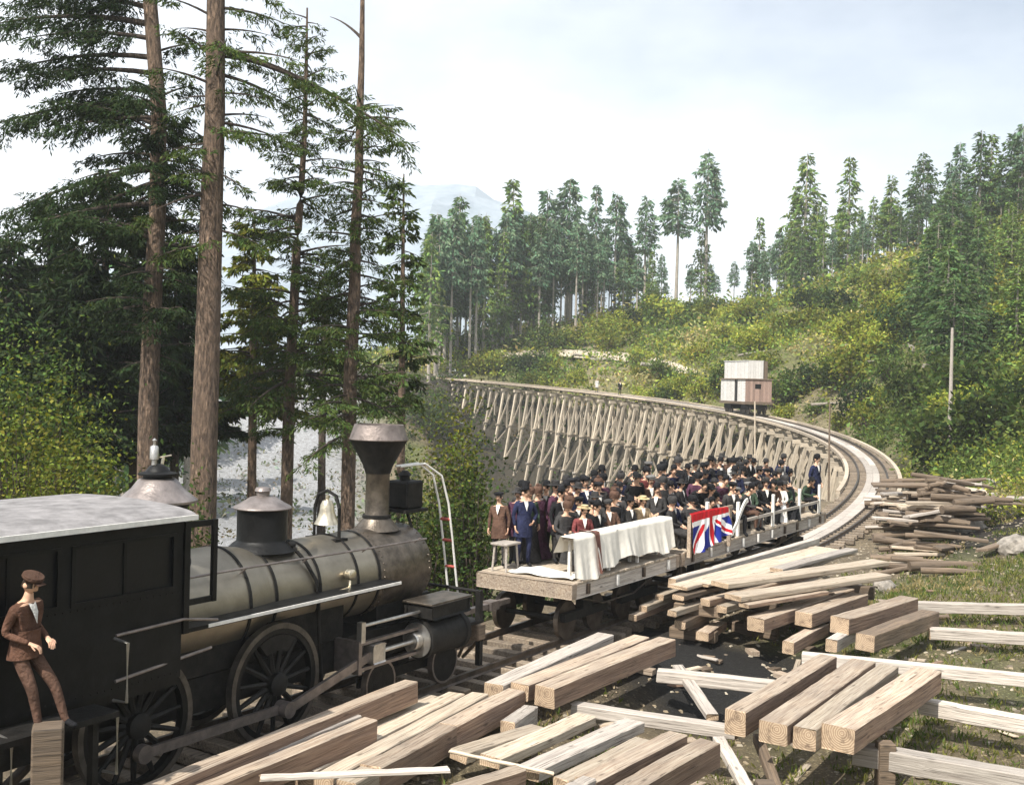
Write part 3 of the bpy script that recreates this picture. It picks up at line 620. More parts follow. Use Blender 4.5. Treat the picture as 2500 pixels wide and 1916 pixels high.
# slots: 0 skin 1 coat 2 trousers 3 shoes 4 eyes 5 hair
def add_head(mb, c_, pitch=0.0, yaw=0.0, beard=False):
    Mx = Matrix.Translation(c_) @ Matrix.Rotation(yaw, 4, 'Z') @ Matrix.Rotation(pitch, 4, 'X'); n = 18; rings = []
    for k in range(15):
        la = math.pi * (k / 14) ; zz = math.cos(la); rr = math.sin(la); ring = []
        for j in range(n):
            a = 2 * math.pi * j / n; x_ = rr * math.sin(a) * .074; y_ = -rr * math.cos(a) * .094; z_ = zz * .118
            if zz < -.1: x_ *= 1 + .28 * (zz + .1); y_ = y_ * (1 + .18 * (zz + .1)) - .012 * (-zz)        # jaw
            front = max(0, math.cos(a)) ** 14
            if -.45 < zz < .12: y_ -= front * .026 * (1 - abs(zz + .2) / .32) if abs(zz + .2) < .32 else 0  # nose
            if .12 <= zz < .3: y_ -= max(0, math.cos(a)) ** 3 * .006
            ring.append((x_, y_, z_))
        rings.append(ring)
    mb.loft(rings, 0, True, Mx)
    for sg in (-1, 1):
        mb.lathe([(.0001, -.008), (.026, -.006), (.030, .004), (.018, .012), (.0001, .010)], 10, 0, Mx @ Matrix.Translation((sg * .074, .008, -.008)) @ Matrix.Rotation(sg * R(80), 4, 'Y'))
        mb.lathe([(.0001, -.006), (.011, -.003), (.011, .003), (.0001, .006)], 8, 4, Mx @ Matrix.Translation((sg * .030, -.083, .008)) @ Matrix.Rotation(R(90), 4, 'X'))
        mb.box(sg * .030 - .019, sg * .030 + .019, -.092, -.078, .026, .034, 5, Mx)
    mb.box(-.024, .024, -.096, -.082, -.058, -.050, 4, Mx)
    if beard: mb.box(-.036, .036, -.104, -.075, -.050, -.034, 5, Mx, .006)
    # hair cap
    rings = []
    for k in range(7):
        la = math.pi * .52 * k / 6
        rings.append([((math.sin(la) + .001) * math.sin(a) * .081, -(math.sin(la) + .001) * math.cos(a) * (.10 if math.cos(a) < .2 else .092), math.cos(la) * .126 - (.05 * (k / 6) ** 2 * (1 - math.cos(a)) / 2)) for a in [2 * math.pi * j / 16 for j in range(16)]])
    mb.loft(rings, 5, False, Mx); return Mx
def add_hand(mb, wr, tip_dir, palm_n, side, curl=.5):
    d = Vector(tip_dir).normalized(); nrm = Vector(palm_n); nrm = (nrm - d * nrm.dot(d)).normalized(); sd2 = d.cross(nrm) * side; wr = Vector(wr)
    rings = []
    for q_, hw, th_ in ((-.02, .026, .022), (.02, .036, .016), (.06, .042, .014), (.085, .040, .012)):
        c_ = wr + d * q_; rings.append([tuple(c_ + sd2 * hw * math.cos(a) + nrm * th_ * math.sin(a)) for a in np.linspace(0, 2 * math.pi, 9)[:-1]])
    mb.loft(rings, 0)
    for k, ln in enumerate((.068, .076, .071, .056)):
        b_ = wr + d * .082 + sd2 * (.030 - .020 * k); m1 = b_ + d * ln * .5 + nrm * ln * .22 * curl * 2; m2 = m1 + d * ln * .35 + nrm * ln * .5 * curl * 2
        mb.tube([b_, m1, m2], [.0095, .009, .007], 6, 0)
    b_ = wr + d * .025 + sd2 * .036; mb.tube([b_, b_ + d * .03 + sd2 * .022 + nrm * .01, b_ + d * .058 + sd2 * .026 + nrm * .025], [.011, .010, .008], 6, 0)
def body(pose, yaw=0.0):
    J = {}; mb = MB()
    if pose in ('stand', 'stand_b', 'stand_w', 'lady', 'lean'):
        lean = -.06 if pose == 'lean' else 0
        J.update(pelvis=(0, 0, .95, .15, .115), waist=(0, lean * .25, 1.10, .148, .112), chest=(0, lean * .7, 1.32, .178, .125), neckb=(0, lean, 1.46, .075), neck=(0, lean * 1.2 - .01, 1.53, .052), skull=(0, lean * 1.4 - .02, 1.62, .05))
        hip, knee, ank, toe = .095, .115, .11, .13
        for sg, n in ((-1, 'r'), (1, 'l')):
            st_ = .05 * sg if pose == 'stand_b' else (.38 + .09 * sg if pose == 'lean' else .02 * sg)
            J['hip' + n] = (sg * hip, 0, .88, .098); J['knee' + n] = (sg * knee, -.02 - max(0, st_) * (.62 if pose == 'lean' else 1), .50, .066); J['ank' + n] = (sg * ank, .02 - st_, .10, .045); J['toe' + n] = (sg * toe, -.12 - st_, .045, .042)
        for sg, n in ((-1, 'r'), (1, 'l')):
            J['sh' + n] = (sg * .185, lean * .85, 1.41, .072)
            if pose == 'stand_b' and sg > 0: J['el' + n] = (.34, .04, 1.17, .05); J['wr' + n] = (.19, -.11, 1.03, .036)      # hand on hip
            elif pose == 'stand_w' and sg < 0: J['el' + n] = (-.34, -.10, 1.30, .05); J['wr' + n] = (-.24, -.20, 1.56, .036)
            elif pose == 'lean': J['el' + n] = (sg * .25, .05, 1.15, .05); J['wr' + n] = (sg * .14, -.20, 1.03, .036)
            else: J['el' + n] = (sg * .25, .03, 1.15, .052); J['wr' + n] = (sg * .25, -.07, .92, .036)
        head = (0, lean * 1.5 - .025, 1.665); pitch = R(24) if pose == 'lean' else R(2)
    else:
        J.update(pelvis=(0, .02, .54, .15, .12), waist=(0, .04, .68, .148, .112), chest=(0, .03, .90, .175, .125), neckb=(0, .01, 1.04, .075), neck=(0, 0, 1.11, .052), skull=(0, -.01, 1.20, .05))
        for sg, n in ((-1, 'r'), (1, 'l')):
            J['hip' + n] = (sg * .10, -.06, .52, .095); J['knee' + n] = (sg * .125, -.47, .52, .068); J['ank' + n] = (sg * .115, -.44 - .05 * sg, .10, .045); J['toe' + n] = (sg * .13, -.58 - .05 * sg, .045, .042)
            J['sh' + n] = (sg * .185, .03, .99, .072); J['el' + n] = (sg * .25, -.02, .74, .052); J['wr' + n] = (sg * .10, -.24, .65, .036)
        head = (0, -.02, 1.245); pitch = R(3)
        if pose == 'sit_f':
            for n in ('waist', 'chest', 'neckb', 'neck', 'skull', 'shr', 'shl', 'elr', 'ell'):
                q_ = J[n]; dz_ = q_[2] - .54; J[n] = (q_[0], q_[1] - dz_ * .42, q_[2] - dz_ * .10, *q_[3:])
            J['wrr'] = (-.10, -.44, .66, .036); J['wrl'] = (.10, -.44, .66, .036); head = (0, -.33, 1.165); pitch = R(-4)
    E_ = [('pelvis', 'waist', 1), ('waist', 'chest', 1), ('chest', 'neckb', 1), ('neckb', 'neck', 0), ('neck', 'skull', 0)]
    for n in 'rl': E_ += [('pelvis', 'hip' + n, 2), ('hip' + n, 'knee' + n, 2), ('knee' + n, 'ank' + n, 2), ('ank' + n, 'toe' + n, 3), ('chest', 'sh' + n, 1), ('sh' + n, 'el' + n, 1), ('el' + n, 'wr' + n, 1)]
    V, Fc, mi = skinbody(J, E_, None); mb.v = list(V); mb.f = list(Fc); mb.m = list(mi)
    for sg, n in ((-1, 'r'), (1, 'l')):
        d = Vector(J['wr' + n][:3]) - Vector(J['el' + n][:3]); add_hand(mb, Vector(J['wr' + n][:3]) + d.normalized() * .015, d, (-sg * .8, -.3, -.3) if pose.startswith('stand') or pose == 'lady' else (0, .2, -1), sg)
    Mh = add_head(mb, head, pitch, yaw, beard=pose in ('stand', 'sit')); return mb, Mh, J
def ell(z, rx, ry, cy=0.0, n=16, w0=0.0): return [(rx * math.cos(a) * (1 + w0 * math.sin(5 * a)), cy + ry * math.sin(a) * (1 + w0 * math.cos(7 * a)), z) for a in [2 * math.pi * j / n for j in range(n)]]
BODY = {}
for pz in ('stand', 'stand_b', 'stand_w', 'lean', 'lady', 'sit', 'sit_f', 'sit_lady'):
  for sfx, yw in (('', 0.0), ('@l', .6), ('@r', -.55)):
    mb, Mh, J = body('sit' if pz == 'sit_lady' else pz, yw)
    BODY[pz + sfx] = (mb.mesh('person_body', [M['skin'], M['w_black'], M['w_charcoal'], M['w_black'], M['eye'], M['hairdark']], True, 70), Mh)
def clothes(pz):
    d = {}
    if pz in ('stand', 'stand_b', 'stand_w'): d['coat_skirt'] = (MB().loft([ell(1.16, .165, .13), ell(1.05, .175, .14), ell(.92, .20, .165, 0, 16, .02), ell(.68, .225, .185, .01, 16, .04)], 0, False), 0)
    if pz == 'lean': d['coat_skirt'] = (MB().loft([ell(1.16, .165, .135, -.05), ell(1.02, .18, .15, -.02), ell(.84, .21, .175, 0, 16, .03)], 0, False), 0)
    if pz == 'lady': d['skirt'] = (MB().loft([ell(1.12, .15, .12), ell(1.0, .21, .19), ell(.6, .28, .27, .03, 20, .04)[:16], ell(.04, .40, .40, .06, 16, .05)], 0, False), 1)
    if pz in ('sit', 'sit_f'): d['coat_skirt'] = (MB().loft([[(x_, y_, z_) for x_, y_, z_ in ell(.70, .165, .13, .03)], ell(.60, .18, .16, .0), ell(.50, .21, .20, -.03)], 0, False), 0)
    if pz == 'sit_lady':
        rg = []
        for cy, cz, rx, rz_, tilt in ((.03, .70, .16, .13, 0), (-.04, .56, .22, .17, 40), (-.30, .47, .25, .17, 80), (-.52, .40, .27, .15, 50), (-.56, .05, .32, .16, 0)):
            rg.append([(rx * math.cos(a), cy + rz_ * math.sin(a) * math.cos(R(tilt)), cz + rz_ * math.sin(a) * math.sin(R(tilt))) for a in [2 * math.pi * j / 16 for j in range(16)]])
        d['skirt'] = (MB().loft(rg, 0, False), 1)
    return d
CLO = {pz: {k: (v_[0].mesh(k, M['w_black'], True, 60), v_[1]) for k, v_ in clothes(pz).items()} for pz in BODY if '@' not in pz}
def shirt(pz):
    z_, y_ = (1.44, -.085) if pz in ('stand', 'stand_b', 'stand_w', 'lady') else ((1.41, -.135) if pz == 'lean' else (1.02, -.075))
    return MB().add([(-.055, y_ + .01, z_ + .05), (.055, y_ + .01, z_ + .05), (.04, y_ - .038, z_ - .06), (0, y_ - .055, z_ - .19), (-.04, y_ - .038, z_ - .06), (0, y_ - .012, z_ + .03), (0, y_ - .050, z_ - .06)], [(0, 5, 6, 4), (5, 1, 2, 6), (4, 6, 3), (6, 2, 3)]).mesh('shirt_front', M['w_white'], True)
SHIRT = {pz: shirt(pz) for pz in BODY if '@' not in pz}
HATS = {
    'bowler': MB().lathe([(.135, .060), (.140, .068), (.118, .060), (.095, .058), (.094, .10), (.085, .15), (.055, .18), (.0001, .19)], 20),
    'top hat': MB().lathe([(.138, .062), (.142, .070), (.115, .060), (.092, .058), (.088, .15), (.094, .25), (.09, .255), (.0001, .256)], 20),
    'flat cap': MB().lathe([(.098, .052), (.125, .085), (.118, .115), (.07, .135), (.0001, .14)], 18).box(-.06, .06, -.155, -.08, .05, .062, ch=.004),
    'slouch hat': MB().lathe([(.185, .045), (.19, .052), (.13, .068), (.095, .064), (.093, .12), (.075, .16), (.0001, .155)], 20),
    'straw hat': MB().lathe([(.175, .062), (.178, .068), (.12, .066), (.092, .066), (.09, .13), (.0001, .134)], 20),
    'bonnet': MB().lathe([(.11, -.02), (.125, .06), (.12, .11), (.085, .155), (.0001, .17)], 18).lathe([(.03, .15), (.05, .19), (.02, .23)], 10)}
HATM = {}
for k, mb in HATS.items(): HATM[k] = mb.mesh('hat', M['w_black'], True, 50)
def setmat(o, slot, m_): o.material_slots[slot].link = 'OBJECT'; o.material_slots[slot].material = m_
def person(pz, loc, rz, label, coat='black', legs='charcoal', hat=('bowler', 'black'), scale=1.0, group=None, cat='person', hair=True):
    t_ = thing('person', label, cat, loc, rz, group); t_.scale = (scale,) * 3
    me_, Mh = BODY[pz + ('' if pz == 'lean' else random.choice(('', '', '@l', '@r')))]; t_.rotation_euler = (random.gauss(0, .045), random.gauss(0, .05), rz); b_ = link('body', me_, t_); setmat(b_, 1, M['w_' + coat]); setmat(b_, 2, M['w_' + legs])
    for k, (m_, which) in CLO[pz].items():
        o = link(k, m_, t_); setmat(o, 0, M['w_' + (coat if which == 0 else legs)])
    if pz not in ('lady', 'sit_lady', 'sit_f'): link('shirt_front', SHIRT[pz], t_)
    if hat:
        o = link('hat', HATM[hat[0]], t_); o.matrix_local = Mh; setmat(o, 0, M['w_' + hat[1]])
    return t_
def oncar(s, off, z=1.352):
    p, th = track(s, off); p.z = z + p.z; return p
ORD = 'first second third fourth fifth sixth seventh eighth ninth tenth eleventh twelfth thirteenth fourteenth fifteenth sixteenth seventeenth eighteenth nineteenth twentieth'.split() + ['twenty-' + x for x in 'first second third fourth fifth sixth'.split()]
# man at the cab
p = Vector((ORI[0], ORI[1], 0)) + Matrix.Rotation(TH0, 3, 'Z') @ Vector((-2.06, -1.56, 1.502))
person('lean', p, R(72), 'man in rust brown suit and cap leaning forward on the cab step', 'rust', 'brown', ('flat cap', 'brown'), .98)
# standing men on the short car
for x_, off, ps, rz, coat, legs, hat, sc_, lab in (
        (11.35, .45, 'stand_b', 18, 'navy', 'navy', ('top hat', 'black'), 1.0, 'man in navy coat and top hat standing alone at the car end'),
        (12.35, .10, 'stand', 25, 'black', 'charcoal', ('bowler', 'black'), .96, 'man in black coat and bowler just right of the top-hatted man'),
        (13.0, .35, 'stand_b', 5, 'charcoal', 'black', ('bowler', 'black'), 1.0, 'man in charcoal coat, hand on hip, behind the draped bench'),
        (13.5, .55, 'stand', -10, 'black', 'black', ('bowler', 'charcoal'), 1.04, 'tallest dark-coated bowler-hatted man behind the middle of the draped bench'),
        (14.1, .1, 'stand', 30, 'charcoal', 'charcoal', ('flat cap', 'black'), .97, 'man in black cap above the right part of the draped bench'),
        (15.05, .75, 'stand', 10, 'black', 'charcoal', ('bowler', 'black'), 1.05, 'bare-chinned man in black bowler standing high above the bench end'),
        (15.3, .55, 'lady', 30, 'plum', 'maroon', ('bonnet', 'black'), 1.02, 'woman in plum jacket and dark bonnet beside the bench end'),
        (12.0, .75, 'lady', 10, 'green', 'charcoal', ('bonnet', 'brown'), .95, 'woman in dark green behind the top-hatted man'),
        (12.75, .75, 'stand', 40, 'brown', 'charcoal', ('slouch hat', 'brown'), .95, 'man in brown coat and wide hat in the rear of the short car'),
        (14.5, .78, 'stand', 0, 'grey', 'charcoal', ('bowler', 'black'), .97, 'man in grey coat at the back edge of the short car')):
    person(ps, oncar(x_, off), R(rz + 8), lab, coat, legs, hat, sc_, 'men and women standing on the short flat car')
for k, (x_, off, coat, legs, hat, rz) in enumerate(((12.2, -.55, 'maroon', 'maroon', ('straw hat', 'straw'), 20), (13.05, -.45, 'black', 'charcoal', ('bowler', 'black'), 50), (13.75, -.5, 'brown', 'grey', ('flat cap', 'charcoal'), 10), (14.45, -.55, 'charcoal', 'black', ('slouch hat', 'black'), 40), (15.1, -.6, 'tan', 'brown', ('straw hat', 'straw'), 20))):
    person('sit', oncar(x_, off, 1.45), R(rz), f'passenger in {coat} coat and {hat[0]} seated low {ORD[k]} along behind the cloth', coat, legs, hat, .95, 'passengers seated behind the draped bench')
k = 0
for off, n_, s_a, ps_ in ((.80, 9, 11.1, ('stand', 'stand_b', 'lady')), (.3, 7, 12.7, ('stand', 'stand', 'lady')), (-.2, 8, 11.9, ('sit', 'sit', 'sit_lady'))):
    rn = {.80: 'rearmost row', .3: 'middle row', -.2: 'seated row'}[off]
    for j in range(n_):
        pz = random.choice(ps_); coat = random.choice(['black', 'charcoal', 'navy', 'black', 'brown', 'charcoal', 'plum']); lady = 'lady' in pz; hat = ('bonnet', random.choice(['black', 'brown'])) if lady else random.choice([('bowler', 'black'), ('slouch hat', 'charcoal'), ('flat cap', 'black')])
        person(pz, oncar(s_a + j * (4.3 if n_ == 9 else 3.0 if n_ == 7 else 3.4) / n_ + random.uniform(-.1, .1), off + random.uniform(-.1, .1), 1.352 if off > 0 else 1.5), R(random.gauss(15, 25)), f"{'woman' if lady else 'man'} in {coat}, {ORD[j]} from the engine in the {rn} of the short car", coat, 'charcoal' if not lady else coat, hat, random.uniform(.9, 1.04), 'passengers filling the short flat car')
# two men standing at the far end of the long car
person('stand', oncar(27.0, -1.05), R(40), 'man in navy suit standing at the far end of the long car', 'navy', 'navy', ('bowler', 'black'), 1.06)
person('stand', oncar(26.0, -.3), R(20), 'man in purplish navy coat beside the standing man at the far end', 'navy', 'grey', ('bowler', 'charcoal'), 1.06)
# crowd on the long car
rows = (('front seated row', -.84, 1.352 - .06, .52, ('sit', 'sit_f', 'sit_lady'), 21), ('second seated row', -.30, 1.352 + .26, .52, ('sit', 'sit_f', 'sit_lady'), 20), ('third raised row', .38, 1.352 + .56, .55, ('sit', 'sit_f', 'sit_lady'), 19), ('standing back row', 1.02, 1.352 + .02, .56, ('stand', 'stand_b', 'stand_w', 'lady'), 18))
COATS = ['black'] * 7 + ['navy'] * 3 + ['charcoal'] * 6 + ['brown', 'plum', 'grey', 'maroon', 'green', 'white']
for rn, off, z_, sp_, poses, cnt in rows:
    for k in range(cnt):
        s = 16.25 + k * sp_ + random.uniform(-.2, .2)
        if s > 26.9 or (rn.startswith('front') and abs(s - 25.9) < .5): continue
        pz = random.choices(poses, (3, 2, 1.3) if len(poses) == 3 else (3, 2, 1, 1.6))[0]; coat = random.choice(COATS); lady = 'lady' in pz
        hat = random.choice([('bonnet', random.choice(['black', 'black', 'white', 'maroon'])), ('bonnet', 'charcoal'), ('bonnet', 'black')]) if lady else random.choice([('bowler', 'black'), ('bowler', 'charcoal'), ('slouch hat', 'charcoal'), ('flat cap', 'grey'), ('bowler', 'black'), ('slouch hat', 'black'), ('bowler', 'black'), ('flat cap', 'black')])
        lab = f"{'woman' if lady else 'man'} in {coat} and {hat[1]} {hat[0]}, {ORD[k]} from the engine in the {rn}"
        if hat[1] == 'straw' and hat[0] == 'straw hat': lab = lab.replace('straw straw hat', 'straw hat')
        person(pz, oncar(s, off + random.uniform(-.16, .16), z_ + random.uniform(-.06, .1)), R(random.gauss(26, 34)), lab, coat, random.choice(['charcoal', 'black', 'grey', 'brown']) if not lady else coat, hat, random.uniform(.86, 1.07), 'passengers crowded on the long flat car')
# tiny figures on the far deck
for s, lab, hat, coat in ((131.5, 'tiny pale-shirted figure walking on the far trestle deck', ('straw hat', 'straw'), 'white'), (126.5, 'tiny dark figure on the far trestle deck, right of the pale one', ('bowler', 'black'), 'black')):
    person('stand', track(s, .4)[0] + Vector((0, 0, -.03)), R(20), lab, coat, 'charcoal', hat, 1.0)

# benches on the long car (tiers)
for rn, off, z_, par in (('low plank bench under the front row of the long car', -.80, 1.352 + .36, 0), ('middle plank bench under the second row of the long car', -.15, 1.352 + .68, 0), ('highest plank bench under the third row of the long car', .53, 1.352 + .98, 0)):
    b_ = thing('plank_bench', rn, 'bench', c2, th2, 'tiered benches on the long flat car')
    o_l = off + .02; MB().box(-5.5, 5.4, o_l - .16, o_l + .16, z_ - .05, z_, ch=.006).build('seat', M['plank'], b_)
    for x_ in np.linspace(-5.2, 5.1, 6): MB().box(x_ - .04, x_ + .04, o_l - .13, o_l + .13, 1.352, z_ - .05).build('leg', M['timber'], b_)

# ------------------------------------------------------------------ draped bench, white sheet, stool, flag
db = thing('draped_bench', 'high plank bench under a long white cloth at the car edge', 'bench', c1, th1)
MB().box(-2.35, 2.35, -1.27, -.98, 2.18, 2.23).build('bench_top', M['plank'], db)
for x_ in (-2.1, -.7, .7, 2.1):
    for yy in (-1.22, -1.03): MB().box(x_ - .035, x_ + .035, yy - .03, yy + .03, 1.352, 2.18).build('leg', M['whitepaint'], db)
def drape(L0, nu, hang_f, hang_b, ytop0, ytop1, z, amp, seed):
    r_ = random.Random(seed); ph = [r_.uniform(0, 6) for _ in range(6)]; mb = MB(); rings = []
    prof = [(-1, q_) for q_ in np.linspace(1, 0, 12)] + [(0, q_) for q_ in np.linspace(0, 1, 5)[1:]] + [(1, q_) for q_ in np.linspace(0, 1, 8)[1:]]
    for k in range(nu):
        x_ = -L0 / 2 + L0 * k / (nu - 1); ring = []; hf = hang_f(k / (nu - 1)); hb = hang_b
        wv = math.sin(x_ * 4.1 + ph[0] + .8 * math.sin(x_ * 2.3)) * .5 + math.sin(x_ * 9.3 + ph[1] + math.sin(x_ * 3.1)) * .34 + math.sin(x_ * 23 + ph[2]) * .16
        for kind, q_ in prof:
            if kind == -1: ring.append((x_ + .03 * q_ * math.sin(x_ * 3 + ph[3]), ytop0 - .015 - amp * q_ * (1 + wv) * .5 - .04 * q_, z - hf * q_))
            elif kind == 0: ring.append((x_ + .02 * math.sin(q_ * 5 + x_ * 6), ytop0 - .015 + (ytop1 - ytop0 + .03) * q_, z + .014 + .012 * wv * math.sin(q_ * 3.1)))
            else: ring.append((x_, ytop1 + .015 + amp * q_ * (1 - wv) * .5, z - hb * q_))
        rings.append(ring)
    mb.loft(rings, 0, False, None, False); return mb
cl = drape(4.85, 120, lambda q_: .74 + .09 * math.sin(q_ * 7 + 1) + .05 * math.sin(q_ * 23) - .09 * smooth(.82, .9, q_) + .12 * math.exp(-((q_ - .16) / .05) ** 2), .35, -1.27, -.98, 2.245, .17, 3)
o = cl.build('tablecloth', M['cloth'], None, True, 80); o.location = c1; o.rotation_euler = (0, 0, th1); tag(o, 'long white cloth draped in folds over the bench on the short car', 'cloth')
bn = drape(.22, 6, lambda q_: .86, .3, -1.30, -.96, 2.285, .34, 5).build('banner_strip', M['strap'], None, True, 80)
bn.matrix_world = Matrix.Translation(c1) @ Matrix.Rotation(th1, 4, 'Z') @ Matrix.Translation((-1.45, 0, .0)); tag(bn, 'dark brown strip of cloth hanging over the white tablecloth', 'cloth')
rg = []
for k in range(14):
    x_ = -2.42 + k * .055; rg.append([(x_ + .03 * math.sin(j * 1.3), -1.28 + 1.6 * j / 15, 1.37 + .018 * (1 + math.sin(k * .9 + j * .8)) + (.10 * math.exp(-((k - 8) / 3) ** 2 - ((j - 10) / 4) ** 2))) for j in range(16)])
o = MB().loft(rg, 0, False, None, False).build('white_sheet', M['cloth'], None, True, 80); o.location = c1; o.rotation_euler = (0, 0, th1); tag(o, 'crumpled white sheet lying on the end of the short car', 'cloth')
p, th = track(10.8, .55); st_ = thing('stool', 'small wooden stool at the engine end of the short car', 'stool', (p.x, p.y, 1.352), th)
MB().box(-.28, .28, -.22, .22, .56, .61, ch=.01).build('seat', M['timber_grey'], st_)
for sx in (-.2, .2):
    for sy in (-.15, .15): MB().tube([(sx * 1.2, sy * 1.2, 0), (sx, sy, .56)], .025).build('leg', M['timber_grey'], st_)
# flag: lower half of the cross pattern, folded over the rail
NU, NV = 150, 96; FW, FHH = 2.4, .88; vs = []; cols = []; fs = []
RED, WHI, BLU = (.46, .012, .018), (.80, .79, .78), (.012, .022, .20)
def jack(x, y): # x -1..1 , y -1..1 (full flag, aspect 2:1 -> x scaled by 2)
    X, Y = x * 30, y * 15
    if abs(X) < 3 or abs(Y) < 3: return RED
    if abs(X) < 5 or abs(Y) < 5: return WHI
    for sg in (1, -1):
        d_ = (X - sg * 2 * Y) / math.sqrt(5); side_ = d_ * (1 if X > 0 else -1) * (sg)
        if 0 < side_ < 2: return RED
    for sg in (1, -1):
        d_ = abs(X - sg * 2 * Y) / math.sqrt(5)
        if d_ < 3: return WHI
    return BLU
for j in range(NV + 1):
    for i_ in range(NU + 1):
        u_, v_ = i_ / NU, j / NV
        sag = .24 * math.sin(u_ * 13 + 1.0 + 1.6 * v_) * v_ + .09 * math.sin(u_ * 29 + v_ * 6)
        x_ = (u_ - .5) * FW * (1 - .10 * v_ * (1 - u_)) ; z_ = -v_ * FHH * (1 - .28 * u_ ** 2) - .10 * (u_ - .35) ** 2 - .12 * (1 - u_) * v_
        vs.append((x_ - .10 * v_ * (1 - u_), -.02 - .42 * (abs(sag) + .02) * (.3 + v_) - .05 * v_ - (.0 if v_ > .03 else -.03), z_)); cols.append((*jack((u_ - .5) * 2 * .98, .02 - v_ * 1.0), 1))
for j in range(NV):
    for i_ in range(NU): a = j * (NU + 1) + i_; fs.append((a, a + 1, a + NU + 2, a + NU + 1))
me = bpy.data.meshes.new('flag'); me.from_pydata(vs, [], fs); me.polygons.foreach_set('use_smooth', [True] * len(fs))
at = me.color_attributes.new('Col', 'FLOAT_COLOR', 'POINT'); at.data.foreach_set('color', np.array(cols, np.float32).ravel())
fm, t, b = newmat('flag_bunting'); an = t.nodes.new('ShaderNodeAttribute'); an.attribute_name = 'Col'; t.links.new(an.outputs['Color'], b.inputs['Base Color']); b.inputs['Roughness'].default_value = .85; b.inputs['Specular IOR Level'].default_value = .2
bump(t, b, noise(t, 300, 2, .5, coords(t)), .001, .4); me.materials.append(fm)
o = link('flag', me); so = o.modifiers.new('thickness', 'SOLIDIFY'); so.thickness = .004
p, th = track(17.0, -1.58); o.location = (p.x, p.y, 2.34); o.rotation_euler = (0, 0, th); tag(o, 'red, white and blue crossed flag draped over the side of the long car', 'flag')
MB().box(-5.55, -2.85, -1.55, -1.49, 2.22, 2.30).build('flag_rail', M['timber'], car2)
for x_ in (-5.5, -2.9): MB().box(x_ - .04, x_ + .04, -1.52, -1.425, 1.2, 2.22).build('railing_post', M['timber'], car2)

# ------------------------------------------------------------------ work car far along the trestle
p, th = track(98.5); wc = thing('work_car', 'tall white and brown boarded work car standing far along the track', 'rail car', p, th)
def boards(par, name, x0, x1, y0, y1, z0, z1, ax, n, mat, th_=.04):
    for k in range(n):
        a = k / n; b_ = (k + 1) / n - .012
        mb = MB()
        if ax == 'x': mb.box(x0 + (x1 - x0) * a, x0 + (x1 - x0) * b_, y0, y1, z0, z1)
        else: mb.box(x0, x1, y0 + (y1 - y0) * a, y0 + (y1 - y0) * b_, z0, z1)
        mb.build(name, mat, par)
M['pinkboard'] = wood('brown_pink_board', (.27, .17, .13), (.47, .33, .27)); M['whiteboard'] = wood('whitewashed_board', (.55, .52, .48), (.78, .76, .73), val=.12, grey=.1)
MB().box(-3.2, 3.2, -1.4, 1.4, .95, 1.2).build('underframe', M['timber_dark'], wc)
MB().box(-3.0, 3.0, -1.25, 1.25, 1.2, 3.2).build('inner_wall', M['glassdark'], wc)
boards(wc, 'side_board', -3.05, -1.2, 1.26, 1.31, 1.2, 3.25, 'x', 7, M['whiteboard']); boards(wc, 'side_board', -.4, 3.05, 1.26, 1.31, 1.2, 3.25, 'x', 12, M['whiteboard']); boards(wc, 'side_board', -3.05, 3.05, -1.31, -1.26, 1.2, 3.25, 'x', 20, M['pinkboard'])
boards(wc, 'end_board', -3.11, -3.06, -1.3, -.25, 1.2, 3.25, 'y', 5, M['pinkboard']); boards(wc, 'end_board', -3.11, -3.06, .35, 1.3, 1.2, 3.25, 'y', 4, M['pinkboard'])
boards(wc, 'end_board', -3.11, -3.06, -.25, .35, 1.2, 2.4, 'y', 3, M['pinkboard']); boards(wc, 'end_board', -3.11, -3.06, -.25, .35, 2.85, 3.25, 'y', 3, M['pinkboard'])
boards(wc, 'end_board', 3.06, 3.11, -1.3, 1.3, 1.2, 3.25, 'y', 10, M['pinkboard'])
MB().box(-3.2, 3.2, -1.42, 1.42, 3.26, 3.36).build('roof', M['timber_dark'], wc)
boards(wc, 'upper_board', -2.9, 2.9, 1.0, 1.05, 3.36, 5.0, 'x', 18, M['whiteboard']); boards(wc, 'upper_board', -2.95, -2.9, -.5, 1.0, 3.36, 5.0, 'y', 6, M['whiteboard']); MB().box(-2.88, 2.88, -.5, .99, 3.36, 4.98).build('upper_house', M['whiteboard'], wc)
MB().box(-2.96, 2.96, -.55, 1.1, 5.0, 5.06).build('upper_roof', M['whiteboard'], wc)
boards(wc, 'chimney_board', -2.9, -2.3, -.95, -.56, 3.36, 5.0, 'y', 3, M['timber_dark'])
for bx in (-2.1, 2.1):
    for dx in (-.55, .55):
        for sg in (-1, 1): MB().lathe([(.30, -.06), (.42, -.06), (.42, .05), (.38, .06), (.30, .03), (.0001, .06)], 20, M=AX('y', (bx + dx, sg * .78, .42))).build('wheel', M['rail'], wc, True)
    MB().box(bx - .9, bx + .9, -.95, .95, .45, .9).build('truck', M['dull'], wc)
